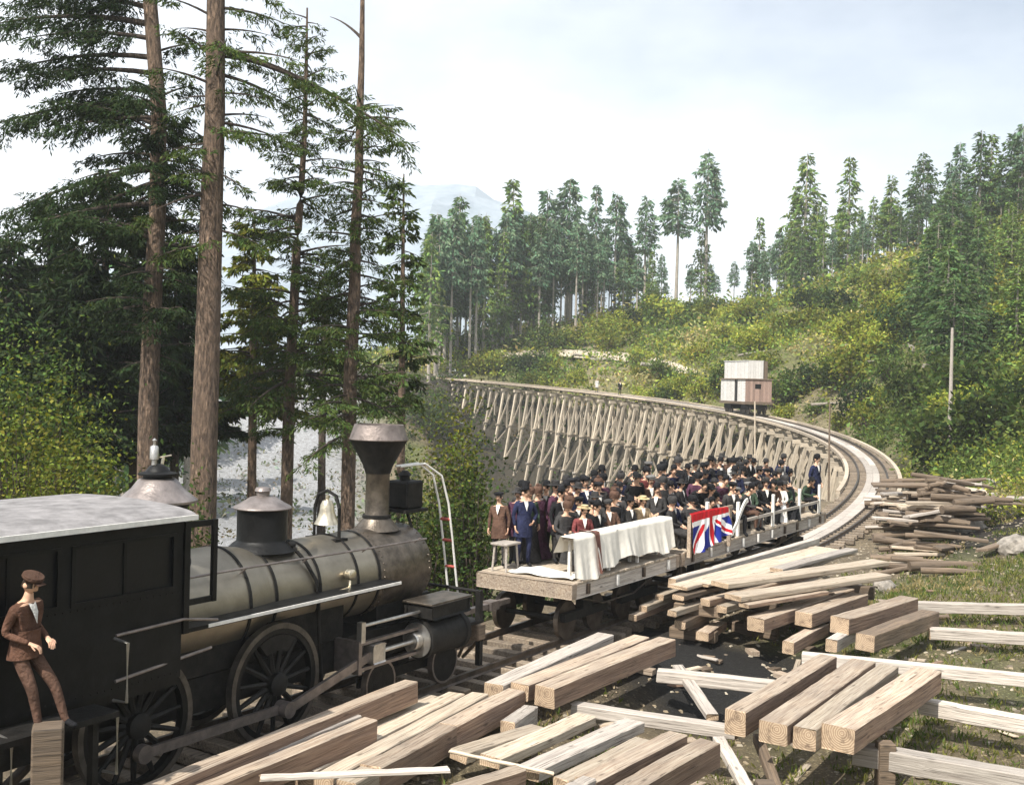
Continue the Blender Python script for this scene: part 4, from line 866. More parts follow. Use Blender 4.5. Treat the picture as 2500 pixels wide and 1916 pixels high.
# poles near the curve
for n_, (a, b_, Y, r_, mat, lab) in enumerate((((1843, 980), (1856, 1085), 62, .06, 'plank', 'pale thin leaning pole below the work car'), ((2026, 985), (2028, 1060), 66, .07, 'timber_dark', 'dark upright pole beside the curving rails'), ((2325, 800), (2318, 990), 70, .12, 'timber_grey', 'tall pale bare pole on the right hillside'), ((1201, 790), (1205, 850), 176, .22, 'timber_grey', 'pale broken snag on the bank left of the ridge'))):
    A, B = aty(*a, Y), aty(*b_, Y); zb = gz(B.x, B.y); B.z = min(B.z, zb) if zb < B.z + 6 else B.z
    if zb > B.z: B.z = zb - .2
    o = MB().tube([tuple(B - B), tuple((A - B) * .5 + Vector((.03, 0, 0))), tuple(A - B)], [r_ * 1.2, r_, r_ * .7], 8).build('pole', M[mat], None, True); o.location = B; tag(o, lab, 'pole')

# ------------------------------------------------------------------ timbers
def beam(e1, e2, z1, z2, w_, h_, mat, label, name='timber', cat='timber', group=None, roll=0.0):
    """a squared timber whose top-face centre line runs between two points on the planes z1, z2"""
    a = atz(*e1, z1); b_ = atz(*e2, z2); d = b_ - a; ln = d.length
    mb = MB(); n = 12; ch = .016; rings = []; r_ = random.Random(label)
    pr = [(-w_ / 2 + ch, -h_), (w_ / 2 - ch, -h_), (w_ / 2, -h_ + ch), (w_ / 2, -ch), (w_ / 2 - ch, 0), (-w_ / 2 + ch, 0), (-w_ / 2, -ch), (-w_ / 2, -h_ + ch)]
    for k in range(n + 1):
        x_ = -ln / 2 + ln * k / n; jy = r_.uniform(-.003, .003); jz = r_.uniform(-.003, .003); cp_ = [r_.choice((0, 0, 0, 0, 0, .006, .014)) for _ in range(4)]
        rings.append([(x_ + (r_.uniform(-.018, .018) if k in (0, n) else r_.uniform(-.01, .01)), (y + jy) * (1 - cp_[i_ // 2] / w_), (z_ + h_ / 2) * (1 - cp_[i_ // 2] / h_) - h_ / 2 + jz + .012 * math.sin(k / n * 3.14) * ((len(label) % 3) - 1)) for i_, (y, z_) in enumerate(pr)])
    mb.loft(rings)
    for i_ in range(n):
        for j_ in (2, 6): mb.m[i_ * 8 + j_] = 1  # long sides get the wood with painted shade
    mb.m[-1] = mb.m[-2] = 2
    o = mb.build(name, [M[mat], M['timber_side_shaded' if mat == 'timber' else mat], M['endgrain']], None)
    x_ = d.normalized(); y_ = Vector((0, 0, 1)).cross(x_).normalized(); z_ = x_.cross(y_)
    Mx = Matrix((x_, y_, z_)).transposed().to_4x4(); o.matrix_world = Matrix.Translation((a + b_) / 2) @ Mx @ Matrix.Rotation(roll, 4, 'X')
    return tag(o, label, cat, group)
G1 = 'heavy timbers stacked in the foreground'
TB = [  # end1, end2, z1, z2, width, height, material, label
    ((290, 1950), (1004, 1660), .52, .52, .27, .36, 'timber', 'long square timber closest to the engine wheels'),
    ((330, 1952), (866, 1742), .40, .40, .24, .30, 'timber_grey', 'timber lying between the wheel-side timber and its short neighbour'),
    ((405, 1955), (905, 1752), .42, .42, .25, .36, 'timber', 'shorter timber whose end stands over the earth patch'),
    ((700, 1858), (1062, 1698), .06, .06, .32, .40, 'plank', 'first pale timber of the flush row beside the short timber end'),
    ((745, 1876), (1115, 1690), .09, .09, .32, .40, 'plank', 'second pale timber of the flush row in the foreground'),
    ((790, 1893), (1172, 1690), .11, .11, .32, .40, 'plank', 'third pale timber of the flush row in the foreground'),
    ((845, 1906), (1222, 1698), .13, .13, .32, .40, 'plank', 'pale timber of the flush row touching the dark-sided timber'),
    ((905, 1868), (1092, 1768), .16, .16, .34, .40, 'timber', 'near half of the long dark-sided timber in the foreground'),
    ((1094, 1767), (1262, 1682), .16, .16, .34, .40, 'timber', 'far half of the long dark-sided timber in the foreground'),
    ((1205, 1668), (1478, 1545), .22, .22, .38, .30, 'timber_grey', 'left of the three long timbers beside the rail'),
    ((1268, 1667), (1566, 1551), .26, .26, .38, .30, 'timber', 'middle of the three long timbers beside the rail'),
    ((1330, 1675), (1628, 1556), .32, .32, .40, .36, 'timber', 'right of the three long timbers, with a brown side'),
    ((1240, 1760), (1296, 1722), .05, .05, .26, .30, 'timber_grey', 'short timber stub peeping out below the three long timbers'),
    ((1120, 1832), (1316, 1772), -.05, -.05, .36, .16, 'plank', 'first plank of the low fan of planks at bottom centre'),
    ((1195, 1845), (1430, 1743), -.02, -.02, .38, .16, 'plank', 'second plank of the low fan, under the thin slat'),
    ((1290, 1872), (1550, 1755), .0, .0, .38, .18, 'timber_grey', 'third plank of the low fan at bottom centre'),
    ((1370, 1900), (1570, 1800), .02, .02, .28, .18, 'plank', 'narrow plank of the low fan beside the squared timbers'),
    ((1430, 1900), (1655, 1787), .12, .12, .34, .32, 'timber', 'left squared timber pointing to the white strut at bottom centre'),
    ((1510, 1930), (1732, 1806), .16, .16, .36, .38, 'timber', 'right squared timber pointing to the white strut at bottom centre'),
    ((1020, 1945), (1270, 1870), .22, .22, .26, .34, 'timber', 'timber end cut off by the bottom edge under the thin slat'),
    ((1330, 1950), (1440, 1895), .16, .16, .22, .26, 'timber_grey', 'small timber at the bottom edge beside the squared pair'),
    ((1795, 1733), (2020, 1598), .36, .36, .36, .40, 'timber', 'steep square timber standing left of the three resting beams'),
    ((1888, 1762), (2108, 1610), .34, .34, .46, .34, 'timber', 'left of the three thick beams resting at lower right'),
    ((1965, 1776), (2170, 1622), .30, .30, .36, .34, 'plank', 'narrow middle one of the three beams resting at lower right'),
    ((2046, 1772), (2264, 1632), .36, .36, .52, .38, 'timber', 'broad right one of the three beams resting at lower right'),
    ((1606, 1632), (2010, 1676), -.02, -.02, .24, .24, 'timber_grey', 'pale cross timber under the steep square timber'),
    ((1400, 1713), (1800, 1772), -.12, -.12, .26, .20, 'timber_grey', 'long pale cross timber below the three long timbers'),
    ((1655, 1622), (1740, 1742), -.10, -.20, .22, .12, 'timber_grey', 'pale diagonal strut left of the steep timber'),
    ((1755, 1796), (1835, 1935), -.18, -.30, .20, .12, 'timber_grey', 'pale diagonal strut running off the bottom edge'),
    ((1850, 1790), (1905, 1935), -.28, -.55, .16, .16, 'timber_dark', 'dark leaning prop under the three resting beams'),
    ((2225, 1468), (2560, 1476), .12, .20, .26, .26, 'timber_grey', 'farthest of the long pale rails at the right edge'),
    ((2270, 1531), (2570, 1550), -.02, .0, .27, .26, 'timber_grey', 'second long pale rail from the back at the right edge'),
    ((1960, 1592), (2570, 1652), -.02, -.02, .24, .24, 'timber_grey', 'long pale rail passing behind the three resting beams'),
    ((2246, 1702), (2570, 1760), -.18, -.18, .27, .28, 'timber_grey', 'pale rail at the right edge below the three resting beams'),
    ((2088, 1812), (2580, 1898), -.22, -.22, .34, .32, 'timber_grey', 'nearest broad pale rail at the lower right corner'),
    ((1845, 1507), (2068, 1434), .42, .42, .40, .30, 'timber', 'left of the four short timbers in front of the plank pile'),
    ((1962, 1494), (2100, 1447), .44, .44, .42, .32, 'timber', 'second short timber in front of the plank pile'),
    ((2050, 1506), (2220, 1456), .42, .42, .46, .36, 'timber', 'thick third short timber in front of the plank pile'),
    ((2112, 1548), (2272, 1490), .26, .26, .42, .36, 'timber_dark', 'dark right one of the four short timbers before the pile'),
    ((1925, 1565), (2010, 1520), .05, .05, .26, .28, 'timber', 'short block under the gap between the four timbers'),
    ((2030, 1560), (2100, 1520), .08, .08, .26, .28, 'timber_grey', 'short block under the thick third timber'),
    ((1715, 1542), (1760, 1516), -.05, -.05, .30, .20, 'timber', 'lone block lying in the dark hollow'),
    ((0, 1925), (118, 1800), .40, .40, .12, .12, 'timber_dark', 'thin dark rail in the lower left corner')]
for tb_ in TB: beam(*tb_, group=G1)
beam((635, 1893), (1096, 1872), .42, .36, .16, .06, 'timber_grey', 'thin pale board lying across the timbers at bottom left', 'loose_board', 'board')
beam((1098, 1828), (1352, 1884), .06, .06, .07, .05, 'plank', 'thin slat laid across the low fan of planks', 'slat', 'board')
for px_, py_, Y_ in ((1872, 1815, 15.7), (1985, 1822, 15.5), (2165, 1700, 17.6)):
    a = aty(px_, py_, Y_); z0 = gz(a.x, a.y)
    o = MB().box(-.13, .13, -.13, .13, 0, max(.25, -.06 - z0), ch=.01).build('support_block', M['timber_dark']); o.location = (a.x, a.y, z0 - .05)
    tag(o, 'short dark support block under the foreground timbers', 'timber', 'support blocks under the foreground timbers')
# post in the lower left corner
a = aty(118, 1768, 12.0); z0 = gz(a.x, a.y); o = MB().box(-.16, .16, -.15, .15, 0, a.z - z0, ch=.02).build('timber_post', M['timber_dark']); o.location = (a.x, a.y, z0); o.rotation_euler = (0, 0, R(20)); tag(o, 'stout dark post in the lower left corner below the leaning man', 'post')
# plank pile
G2 = 'planks and boards of the long pile beside the track'
PP = [((1641, 1411), (1993, 1312), .95, .95, .20, .18, 'timber_grey', 'long round-edged beam at the track side of the plank pile'),
      ((1655, 1430), (2010, 1335), .88, .88, .52, .08, 'plank', 'pale wide plank next to the round-edged beam on the pile'),
      ((1705, 1422), (2030, 1338), .885, .885, .52, .08, 'plank', 'second pale wide plank on top of the pile'),
      ((1770, 1412), (2070, 1345), .89, .89, .55, .07, 'plank', 'third wide plank on the pile, under the crossing ones'),
      ((1895, 1386), (2080, 1338), 1.02, 1.02, .36, .10, 'timber_grey', 'short board lying at the far end of the pile'),
      ((1758, 1421), (2150, 1367), 1.0, 1.0, .52, .12, 'plank', 'upper of the two planks slewed across the pile'),
      ((1790, 1452), (2156, 1399), .84, .84, .50, .12, 'plank', 'lower of the two planks slewed across the pile'),
      ((1815, 1472), (2010, 1440), .70, .70, .30, .10, 'timber', 'brown board under the lower slewed plank'),
      ((1722, 1462), (2000, 1390), .62, .62, .26, .16, 'timber', 'board end under the slewed planks, reddish'),
      ((1762, 1478), (2000, 1410), .50, .50, .26, .16, 'plank', 'lower board end below the reddish one'),
      ((1655, 1452), (1960, 1370), .74, .74, .30, .12, 'timber_dark', 'dark board low in the pile under the wide planks'),
      ((1640, 1490), (1900, 1400), .48, .48, .22, .14, 'plank', 'low yellowish board end at the near end of the pile'),
      ((1570, 1478), (1700, 1430), .42, .42, .22, .14, 'plank', 'yellowish board sticking out toward the rail'),
      ((1545, 1500), (1690, 1448), .28, .28, .20, .14, 'timber', 'lowest board sticking out toward the rail'),
      ((1610, 1450), (1760, 1400), .56, .56, .22, .14, 'plank', 'yellow-ended board just under the round-edged beam'),
      ((1660, 1515), (1800, 1450), .22, .22, .26, .18, 'timber_dark', 'dark bearer at the bottom of the pile')]
for x in PP: beam(*x, name='plank', cat='plank', group=G2)
for k, (x0, y0) in enumerate(((1700, 1480), (1850, 1440), (1990, 1400), (2090, 1400))):
    a = aty(x0, y0, 25.5 + k * 1.0); z0 = gz(a.x, a.y); top = .45
    nl = max(2, int((top - z0) / .27)); hh = (top - z0) / nl
    for j in range(nl):
        o = MB().box(-.55, .55, -.13, .13, 0, hh - .01, ch=.02).build('bearer', M['timber_dark']); o.location = (a.x + random.uniform(-.08, .08), a.y + random.uniform(-.08, .08), z0 + j * hh); o.rotation_euler = (0, 0, R(-30 + 90 * (j % 2) + random.uniform(-8, 8))); tag(o, 'dark cribbing timber tucked under the long plank pile', 'timber', 'cribbing under the plank pile')
# logs and slabs heaped by the curve
G3 = 'slabs and poles heaped beside the curve'
r_ = random.Random(11)
hp = aty(2265, 1250, 40); 
spots = [(max(2190, 2272 + r_.gauss(0, 68)), 1225 + r_.gauss(0, 66)) for _ in range(170)]
kinds = ['dark split slab', 'pale split slab', 'charred pole', 'grey weathered slab', 'short brown log']
for k, (px_, py_) in enumerate(spots):
    Y_ = 53 - (py_ - 1110) / 240 * 17; a = aty(px_, py_, Y_); z0 = gz(a.x, a.y); dz = 2.1 * math.exp(-((a.x - 16.6) / 2.6) ** 2 - ((a.y - 43.5) / 4.5) ** 2) * r_.uniform(.3, 1.0); kd = (0, 2, 3, 4, 0, 2, 4, 1)[k % 8]
    ln = r_.uniform(1.2, 3.0); w_ = r_.uniform(.10, .24); mat = ('timber_dark', 'plank', 'timber_dark', 'timber_grey', 'timber_dark')[kd]
    mb = MB()
    if kd in (2, 4): mb.tube([(-ln / 2, 0, 0), (0, .03, .02), (ln / 2, 0, 0)], [w_ * .7, w_ * .65, w_ * .5], 9)
    else: mb.box(-ln / 2, ln / 2, -w_, w_, -.05, .05, ch=.015)
    o = mb.build('slab' if kd not in (2, 4) else 'log', M[mat], None, kd in (2, 4)); o.location = (a.x, a.y, z0 + .1 + dz); o.rotation_euler = (r_.uniform(-.3, .3), r_.uniform(-.15, .15), R(r_.gauss(-8, 22)))
    tag(o, f'{kinds[kd]} among the heap of slabs right of the curving rails', 'wood', G3 + ': ' + kinds[kd])
for k in range(11):   # orderly stack inside the heap
    a = aty(2240 + (k % 2) * 14, 1235 + k * 8.5, 41.5); z0 = gz(a.x, a.y)
    o = MB().box(-1.25, 1.25, -.16, .16, -.045, .045, ch=.012).build('slab', M[('plank', 'timber_dark', 'timber_grey')[k % 3]]); o.location = (a.x, a.y - k * .02, max(z0 + .05, a.z)); o.rotation_euler = (0, .03, R(-14 + r_.uniform(-4, 4)))
    tag(o, f'{ORD[k]} slab from the top in the neat stack beside the curve', 'wood', 'neat stack of slabs beside the curve')
for k, (px_, py_, Y_, sz, lab) in enumerate(((2360, 1270, 42, .75, 'large pale boulder at the right of the slab heap'), (2415, 1110, 52, .55, 'pale boulder at the upper right of the slab heap'), (2480, 1360, 36, .6, 'pale stone at the right edge above the pale rails'), (2230, 1740, 17, .22, 'brown stone between the pale rails at lower right'), (2160, 1360, 33, .4, 'stone at the far end of the plank pile'), (2080, 1330, 33, .35, 'small stone where the plank pile meets the track'))):
    a = aty(px_, py_, Y_); z0 = gz(a.x, a.y); bm = bmesh.new(); bmesh.ops.create_icosphere(bm, subdivisions=3, radius=1)
    for v_ in bm.verts:
        f_ = 1 + .35 * (fbm(np.array([v_.co.x * 1.6 + k * 9]), np.array([v_.co.y * 1.6 + v_.co.z * 1.9]))[0] - .5) * 2; v_.co *= f_; v_.co.z *= .7
    me = bpy.data.meshes.new('boulder'); bm.to_mesh(me); bm.free(); me.materials.append(M['stone']); o = link('boulder', me); o.location = (a.x, a.y, z0 + sz * .25); o.scale = (sz, sz * .8, sz); o.rotation_euler = (0, 0, k); tag(o, lab, 'stone')

r_ = random.Random(31); OFF = [MB().box(-l / 2, l / 2, -w_ / 2, w_ / 2, 0, h_, ch=.008).mesh('offcut', M[m_]) for l, w_, h_, m_ in ((.5, .14, .05, 'plank'), (.8, .10, .04, 'timber_grey'), (.35, .22, .12, 'timber'), (1.1, .12, .03, 'plank'), (.28, .2, .06, 'timber_dark'), (.6, .06, .06, 'timber_side_shaded'))]
ON = ['short pale plank offcut', 'thin grey board scrap', 'small block offcut', 'long pale slat scrap', 'dark bark chunk', 'brown stick of scrap wood']
for k in range(72):
    if k < 26: x_, y_ = 4.7 + r_.gauss(0, 1.4), 23.4 + r_.gauss(0, 1.0)
    else: y_ = r_.uniform(14, 34); x_ = r_.uniform(1.5, y_ * .46)
    ii, oo = near_track([x_], [y_])
    if oo[0] > -2.2: continue
    kd = r_.randrange(6); o = link('offcut', OFF[kd]); o.location = (x_, y_, gz(x_, y_) - .01); o.rotation_euler = (r_.uniform(-.12, .12), r_.uniform(-.1, .1), r_.uniform(0, 3.14)); tag(o, ON[kd] + ' lying on the ground among the timbers', 'wood scrap', ON[kd] + 's on the ground')
# ------------------------------------------------------------------ trees
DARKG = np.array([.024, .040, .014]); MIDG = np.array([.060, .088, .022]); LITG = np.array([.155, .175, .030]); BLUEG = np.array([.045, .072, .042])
def cols(n, base, var=.45, hue=.25):
    b_ = base[None] * rng.uniform(1 - var, 1 + var, (n, 1)); b_[:, 0] *= rng.uniform(1 - hue, 1 + hue, n); return b_
def spray(A, B, n, ln, wd, hang, wdt):
    """needle sprays along the twig A->B"""
    q = rng.random(n) ** .8; P = A[None] + (B - A)[None] * q[:, None]; D = (B - A) / max(np.linalg.norm(B - A), 1e-3)
    side = np.cross(D, [0, 0, 1]); side /= max(np.linalg.norm(side), 1e-3); sg = rng.choice([-1, 1], n)[:, None]
    P = P + side[None] * sg * rng.uniform(0, wdt, (n, 1)); P[:, 2] -= rng.uniform(0, hang, n)
    return leaves(P, D[None] * .6 + side[None] * sg * .6 - np.array([[0, 0, .5]]), ln, wd, .35)
def near_tree(name, label, pts, Y, r0, r1, limbs, col, mat='bark', auto=None, dens=1.0, leaf=(.20, .042), twigw=.14):
    """trunk through pixel points at depth Y; limbs [(start px, end px, foliage from)]"""
    W = [aty(x, y, Y) for x, y in pts]; zb = gz(W[-1].x, W[-1].y) - .3; W[-1] = Vector((W[-1].x, W[-1].y, zb)); base = W[-1].copy()
    W = W[::-1]; n = len(W); mb = MB(); fine = []; rad = []
    for k in range(n - 1):
        for j in range(4): q_ = j / 4; fine.append(W[k].lerp(W[k + 1], q_) - base); rad.append(r0 + (r1 - r0) * (k + q_) / (n - 1))
    fine.append(W[-1] - base); rad.append(r1); rad[0] *= 1.35; rad[1] *= 1.12
    t_ = thing(name, label, 'tree', base); mb.tube(fine, rad, 14); tr_ = mb.build('trunk', M[mat], t_, True, 80)
    zs = [f.z for f in fine]
    def trunk_at(z): 
        for k in range(len(fine) - 1):
            if fine[k].z <= z <= fine[k + 1].z: q_ = (z - fine[k].z) / (fine[k + 1].z - fine[k].z); return fine[k].lerp(fine[k + 1], q_)
        return fine[-1] if z > zs[-1] else fine[0]
    LV = []; LC = []; lm = MB(); all_l = []
    for a, b_, ff in limbs: 
        A = trunk_at((aty(*a, Y) - base).z); B = aty(*b_, Y) - base; B.y += rng.uniform(-1.5, 1.5); all_l.append((A, B, ff, 1.0))
    if auto:
        y0, y1, cnt, lmin, lmax, dirx = auto; za = (aty(pts[0][0], y0, Y) - base).z; zb_ = (aty(pts[0][0], y1, Y) - base).z
        for k in range(cnt):
            q_ = (k + rng.random()) / cnt; z = za + (zb_ - za) * q_; A = trunk_at(z); an = rng.uniform(0, 2 * math.pi)
            ln = (lmin + (lmax - lmin) * q_ ** .7) * rng.uniform(.6, 1.15); dx = math.cos(an) + dirx
            all_l.append((A, A + Vector((dx * ln, math.sin(an) * ln, rng.uniform(-.35, .25) * ln)), .12, .8))
    for A, B, ff, dn in all_l:
        ln = (B - A).length; mid = (A + B) / 2 + Vector((0, 0, .10 * ln)); npt = 7; path = []
        for k in range(npt): q_ = k / (npt - 1); path.append(A * (1 - q_) ** 2 + mid * 2 * q_ * (1 - q_) + B * q_ ** 2)
        rl = min(.13, .018 + .018 * ln); rads = [rl * (1 - .85 * k / (npt - 1)) for k in range(npt)]
        if dn == 1.0: MB().tube(path, rads, 6).build('branch', M['barkdark'], t_, True, 80)
        else: lm.tube(path, rads, 5)
        nt_ = max(3, int(ln * 5.5 * dens * dn)); P_ = np.array([tuple(x) for x in path])
        cbase = col * rng.uniform(.7, 1.35)
        for k in range(nt_):
            q_ = ff + (1 - ff) * (k + rng.random()) / nt_
            if q_ > 1: continue
            f_ = q_ * (npt - 1); i_ = min(int(f_), npt - 2); a = P_[i_] + (P_[i_ + 1] - P_[i_]) * (f_ - i_); dr = P_[i_ + 1] - P_[i_]; dr /= np.linalg.norm(dr) + 1e-6
            sd3 = np.cross(dr, [0, 0, 1]); sd3 /= np.linalg.norm(sd3) + 1e-6; sg = rng.choice([-1, 1]); tl = min(1.5, .28 + .28 * ln * (1 - .5 * q_)) * rng.uniform(.5, 1.2)
            b2 = a + (dr * .55 + sd3 * sg * .75 + np.array([0, 0, rng.uniform(-.55, .1)])) * tl
            m_ = max(8, int(46 * tl * dens)); LV.append(spray(a, b2, m_, leaf[0], leaf[1], .12 * tl + .05, twigw)); LC.append(cols(m_, cbase))
    if lm.v: tag(lm.build('small_branches', M['barkdark'], t_, True, 80), kind='stuff')
    if LV: link('crown', leafmesh('crown', np.concatenate(LV), np.concatenate(LC), M['needle']), t_)
    return t_
near_tree('fir_tree', 'massive straight brown fir trunk rising behind the cab', [(530, -320), (527, 0), (525, 274), (518, 456), (509, 766), (498, 1100), (493, 1420)], 34, .43, .24,
          [((550, 118), (985, 335), .30), ((550, 20), (700, 60), .15), ((500, 45), (395, -5), .6), ((500, 142), (410, 62), .5), ((548, 180), (690, 230), .2), ((500, 210), (400, 190), .3), ((545, 330), (640, 350), .2), ((500, 350), (420, 380), .2), ((495, 470), (390, 540), .95), ((545, 420), (610, 470), .3), ((548, -80), (690, 20), .1), ((510, -90), (380, -30), .2), ((545, 560), (640, 600), .3), ((490, 600), (420, 640), .3), ((530, -160), (720, -60), .1), ((520, -180), (330, -80), .1)], MIDG, auto=(640, 60, 30, .8, 2.2, .2), dens=1.0)
near_tree('fir_tree', 'tall fir with long bare-limbed branches reaching left', [(350, -330), (366, 0), (388, 274), (384, 525), (374, 700), (362, 1000), (356, 1420)], 36, .34, .20,
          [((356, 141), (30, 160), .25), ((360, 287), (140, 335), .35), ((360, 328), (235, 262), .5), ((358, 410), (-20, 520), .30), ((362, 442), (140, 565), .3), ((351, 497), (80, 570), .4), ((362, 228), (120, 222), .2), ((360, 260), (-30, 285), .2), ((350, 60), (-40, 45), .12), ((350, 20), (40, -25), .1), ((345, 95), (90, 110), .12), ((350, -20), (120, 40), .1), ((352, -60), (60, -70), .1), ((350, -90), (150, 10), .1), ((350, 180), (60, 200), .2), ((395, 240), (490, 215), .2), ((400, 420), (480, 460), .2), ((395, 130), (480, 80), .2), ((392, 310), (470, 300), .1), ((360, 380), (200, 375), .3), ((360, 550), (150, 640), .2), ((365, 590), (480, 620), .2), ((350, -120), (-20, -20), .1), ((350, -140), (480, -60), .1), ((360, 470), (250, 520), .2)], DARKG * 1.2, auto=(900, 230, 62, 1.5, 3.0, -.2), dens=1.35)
near_tree('fir_tree', 'slender fir with open crown between the big trunk and the stack', [(750, 20), (748, 150), (744, 320), (735, 470), (725, 593), (715, 800), (705, 1000), (695, 1420)], 40, .24, .03,
          [((725, 540), (560, 500), .3), ((730, 470), (640, 420), .2), ((718, 760), (560, 700), .2), ((716, 800), (850, 760), .2), ((712, 880), (570, 960), .6), ((700, 1050), (600, 1060), .1)], MIDG * .95, auto=(1000, 40, 104, 2.9, .9, .0), dens=1.15)
near_tree('fir_tree', 'bare-topped fir snag with foliage lower down, left of the stack', [(887, -120), (885, 0), (883, 150), (879, 260), (876, 430), (868, 560), (866, 700), (856, 900), (846, 1420)], 38, .26, .05,
          [((880, 95), (790, 10), 1.2), ((876, 480), (960, 440), 1.2), ((868, 600), (940, 585), 1.2), ((878, 290), (990, 300), .3), ((866, 640), (780, 700), .2), ((864, 720), (760, 740), .1)], MIDG * 1.1, auto=(1080, 250, 88, 2.5, 1.3, .0), dens=1.15)
near_tree('fir_tree', 'thin fir standing just right of the stack', [(986, 425), (984, 600), (982, 800), (980, 1000), (978, 1420)], 48, .22, .03, [], MIDG, auto=(1000, 440, 66, 1.7, .6, -.1), dens=1.0, leaf=(.32, .10))
near_tree('fir_tree', 'bushy yellow-green fir behind the slender fir', [(622, 520), (620, 700), (618, 900), (615, 1420)], 45, .22, .03, [], LITG * .75, auto=(1000, 540, 90, 2.8, .6, 0), dens=1.1, leaf=(.3, .09))
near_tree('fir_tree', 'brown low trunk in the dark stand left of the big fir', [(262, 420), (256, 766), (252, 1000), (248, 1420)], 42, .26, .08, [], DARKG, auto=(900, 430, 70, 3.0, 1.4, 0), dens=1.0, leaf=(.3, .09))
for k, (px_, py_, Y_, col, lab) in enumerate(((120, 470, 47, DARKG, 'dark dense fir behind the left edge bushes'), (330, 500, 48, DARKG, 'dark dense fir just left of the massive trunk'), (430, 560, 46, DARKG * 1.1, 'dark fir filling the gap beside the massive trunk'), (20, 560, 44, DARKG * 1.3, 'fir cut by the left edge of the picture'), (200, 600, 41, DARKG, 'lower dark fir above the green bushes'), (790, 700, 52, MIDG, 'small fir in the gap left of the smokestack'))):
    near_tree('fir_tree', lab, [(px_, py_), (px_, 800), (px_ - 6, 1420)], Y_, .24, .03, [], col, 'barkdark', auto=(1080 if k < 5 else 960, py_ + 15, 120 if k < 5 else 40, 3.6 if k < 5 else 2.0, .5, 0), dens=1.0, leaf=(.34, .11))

# background conifers: shared shapes, each tree its own thing
def conifer_shape(seed, hgt, cb, rad, lv, top_thin, base, leafl=.8):
    global rng
    keep = rng; rng = np.random.default_rng(seed); LV = []; LC = []; lm = MB(); lm.tube([(0, 0, -1.2), (0, 0, 0), (.1, 0, hgt * .5), (0, .05, hgt)], [hgt * .017, hgt * .014, hgt * .009, .02], 8)
    for k in range(lv):
        q_ = (k + rng.random() * .6) / lv; z = hgt * (cb + (1 - cb) * q_); rr = rad * ((1 - q_) ** top_thin + .03) * (.55 + .45 * min(1, q_ * 5)) * (.8 + .4 * math.sin(k * 1.7 + seed) ** 2)
        for j in range(rng.integers(3, 6)):
            if rng.random() < .12: continue
            an = rng.uniform(0, 2 * math.pi); ln = rr * rng.uniform(.55, 1.2); d = np.array([math.cos(an), math.sin(an), rng.uniform(-.40, -.02)]); A = np.array([0, 0, z]); B = A + d * ln; cb_ = base * rng.uniform(.6, 1.45)
            if rng.random() < .4: lm.tube([A, B], [.05, .015], 4)
            m_ = int(5 + 7.5 * ln); LV.append(spray(A + (B - A) * .15, B, m_, leafl, leafl * .36, .45, .35 + .12 * ln)); LC.append(cols(m_, cb_))
    V = np.concatenate(LV); C = np.concatenate(LC); rng = keep
    return lm, V, C
SHAPES = []
for k in range(15):
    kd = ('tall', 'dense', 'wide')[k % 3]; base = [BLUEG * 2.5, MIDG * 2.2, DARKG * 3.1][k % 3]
    lm, V, C = conifer_shape(100 + k, 20.0, {'tall': .52, 'dense': .16, 'wide': .28}[kd] + .04 * (k // 3 - 2), {'tall': 2.7, 'dense': 3.1, 'wide': 4.2}[kd] * (.75 + .13 * (k // 3)), {'tall': 22, 'dense': 30, 'wide': 30}[kd], {'tall': .62, 'dense': .9, 'wide': .75}[kd], base)
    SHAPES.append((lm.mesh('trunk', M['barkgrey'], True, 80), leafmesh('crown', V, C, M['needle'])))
KIND = {'tall': (0, 3, 6, 9, 12), 'dense': (1, 4, 7, 10, 13), 'wide': (2, 5, 8, 11, 14)}
def conifer(tip, Y, kind, label, group=None, squeeze=1.0):
    T_ = aty(*tip, Y); zb = gz(T_.x, T_.y); h_ = max(3.0, T_.z - zb); t_ = thing('conifer_tree', label, 'tree', (T_.x, T_.y, zb), random.uniform(0, 6.28), group)
    tr_, cr_ = SHAPES[random.choice(KIND[kind])]; sc_ = h_ / 20; sq = (sc_ ** .75) * random.uniform(.85, 1.15) * squeeze; t_.scale = (sq, sq, sc_); link('trunk', tr_, t_); link('crown', cr_, t_); return t_
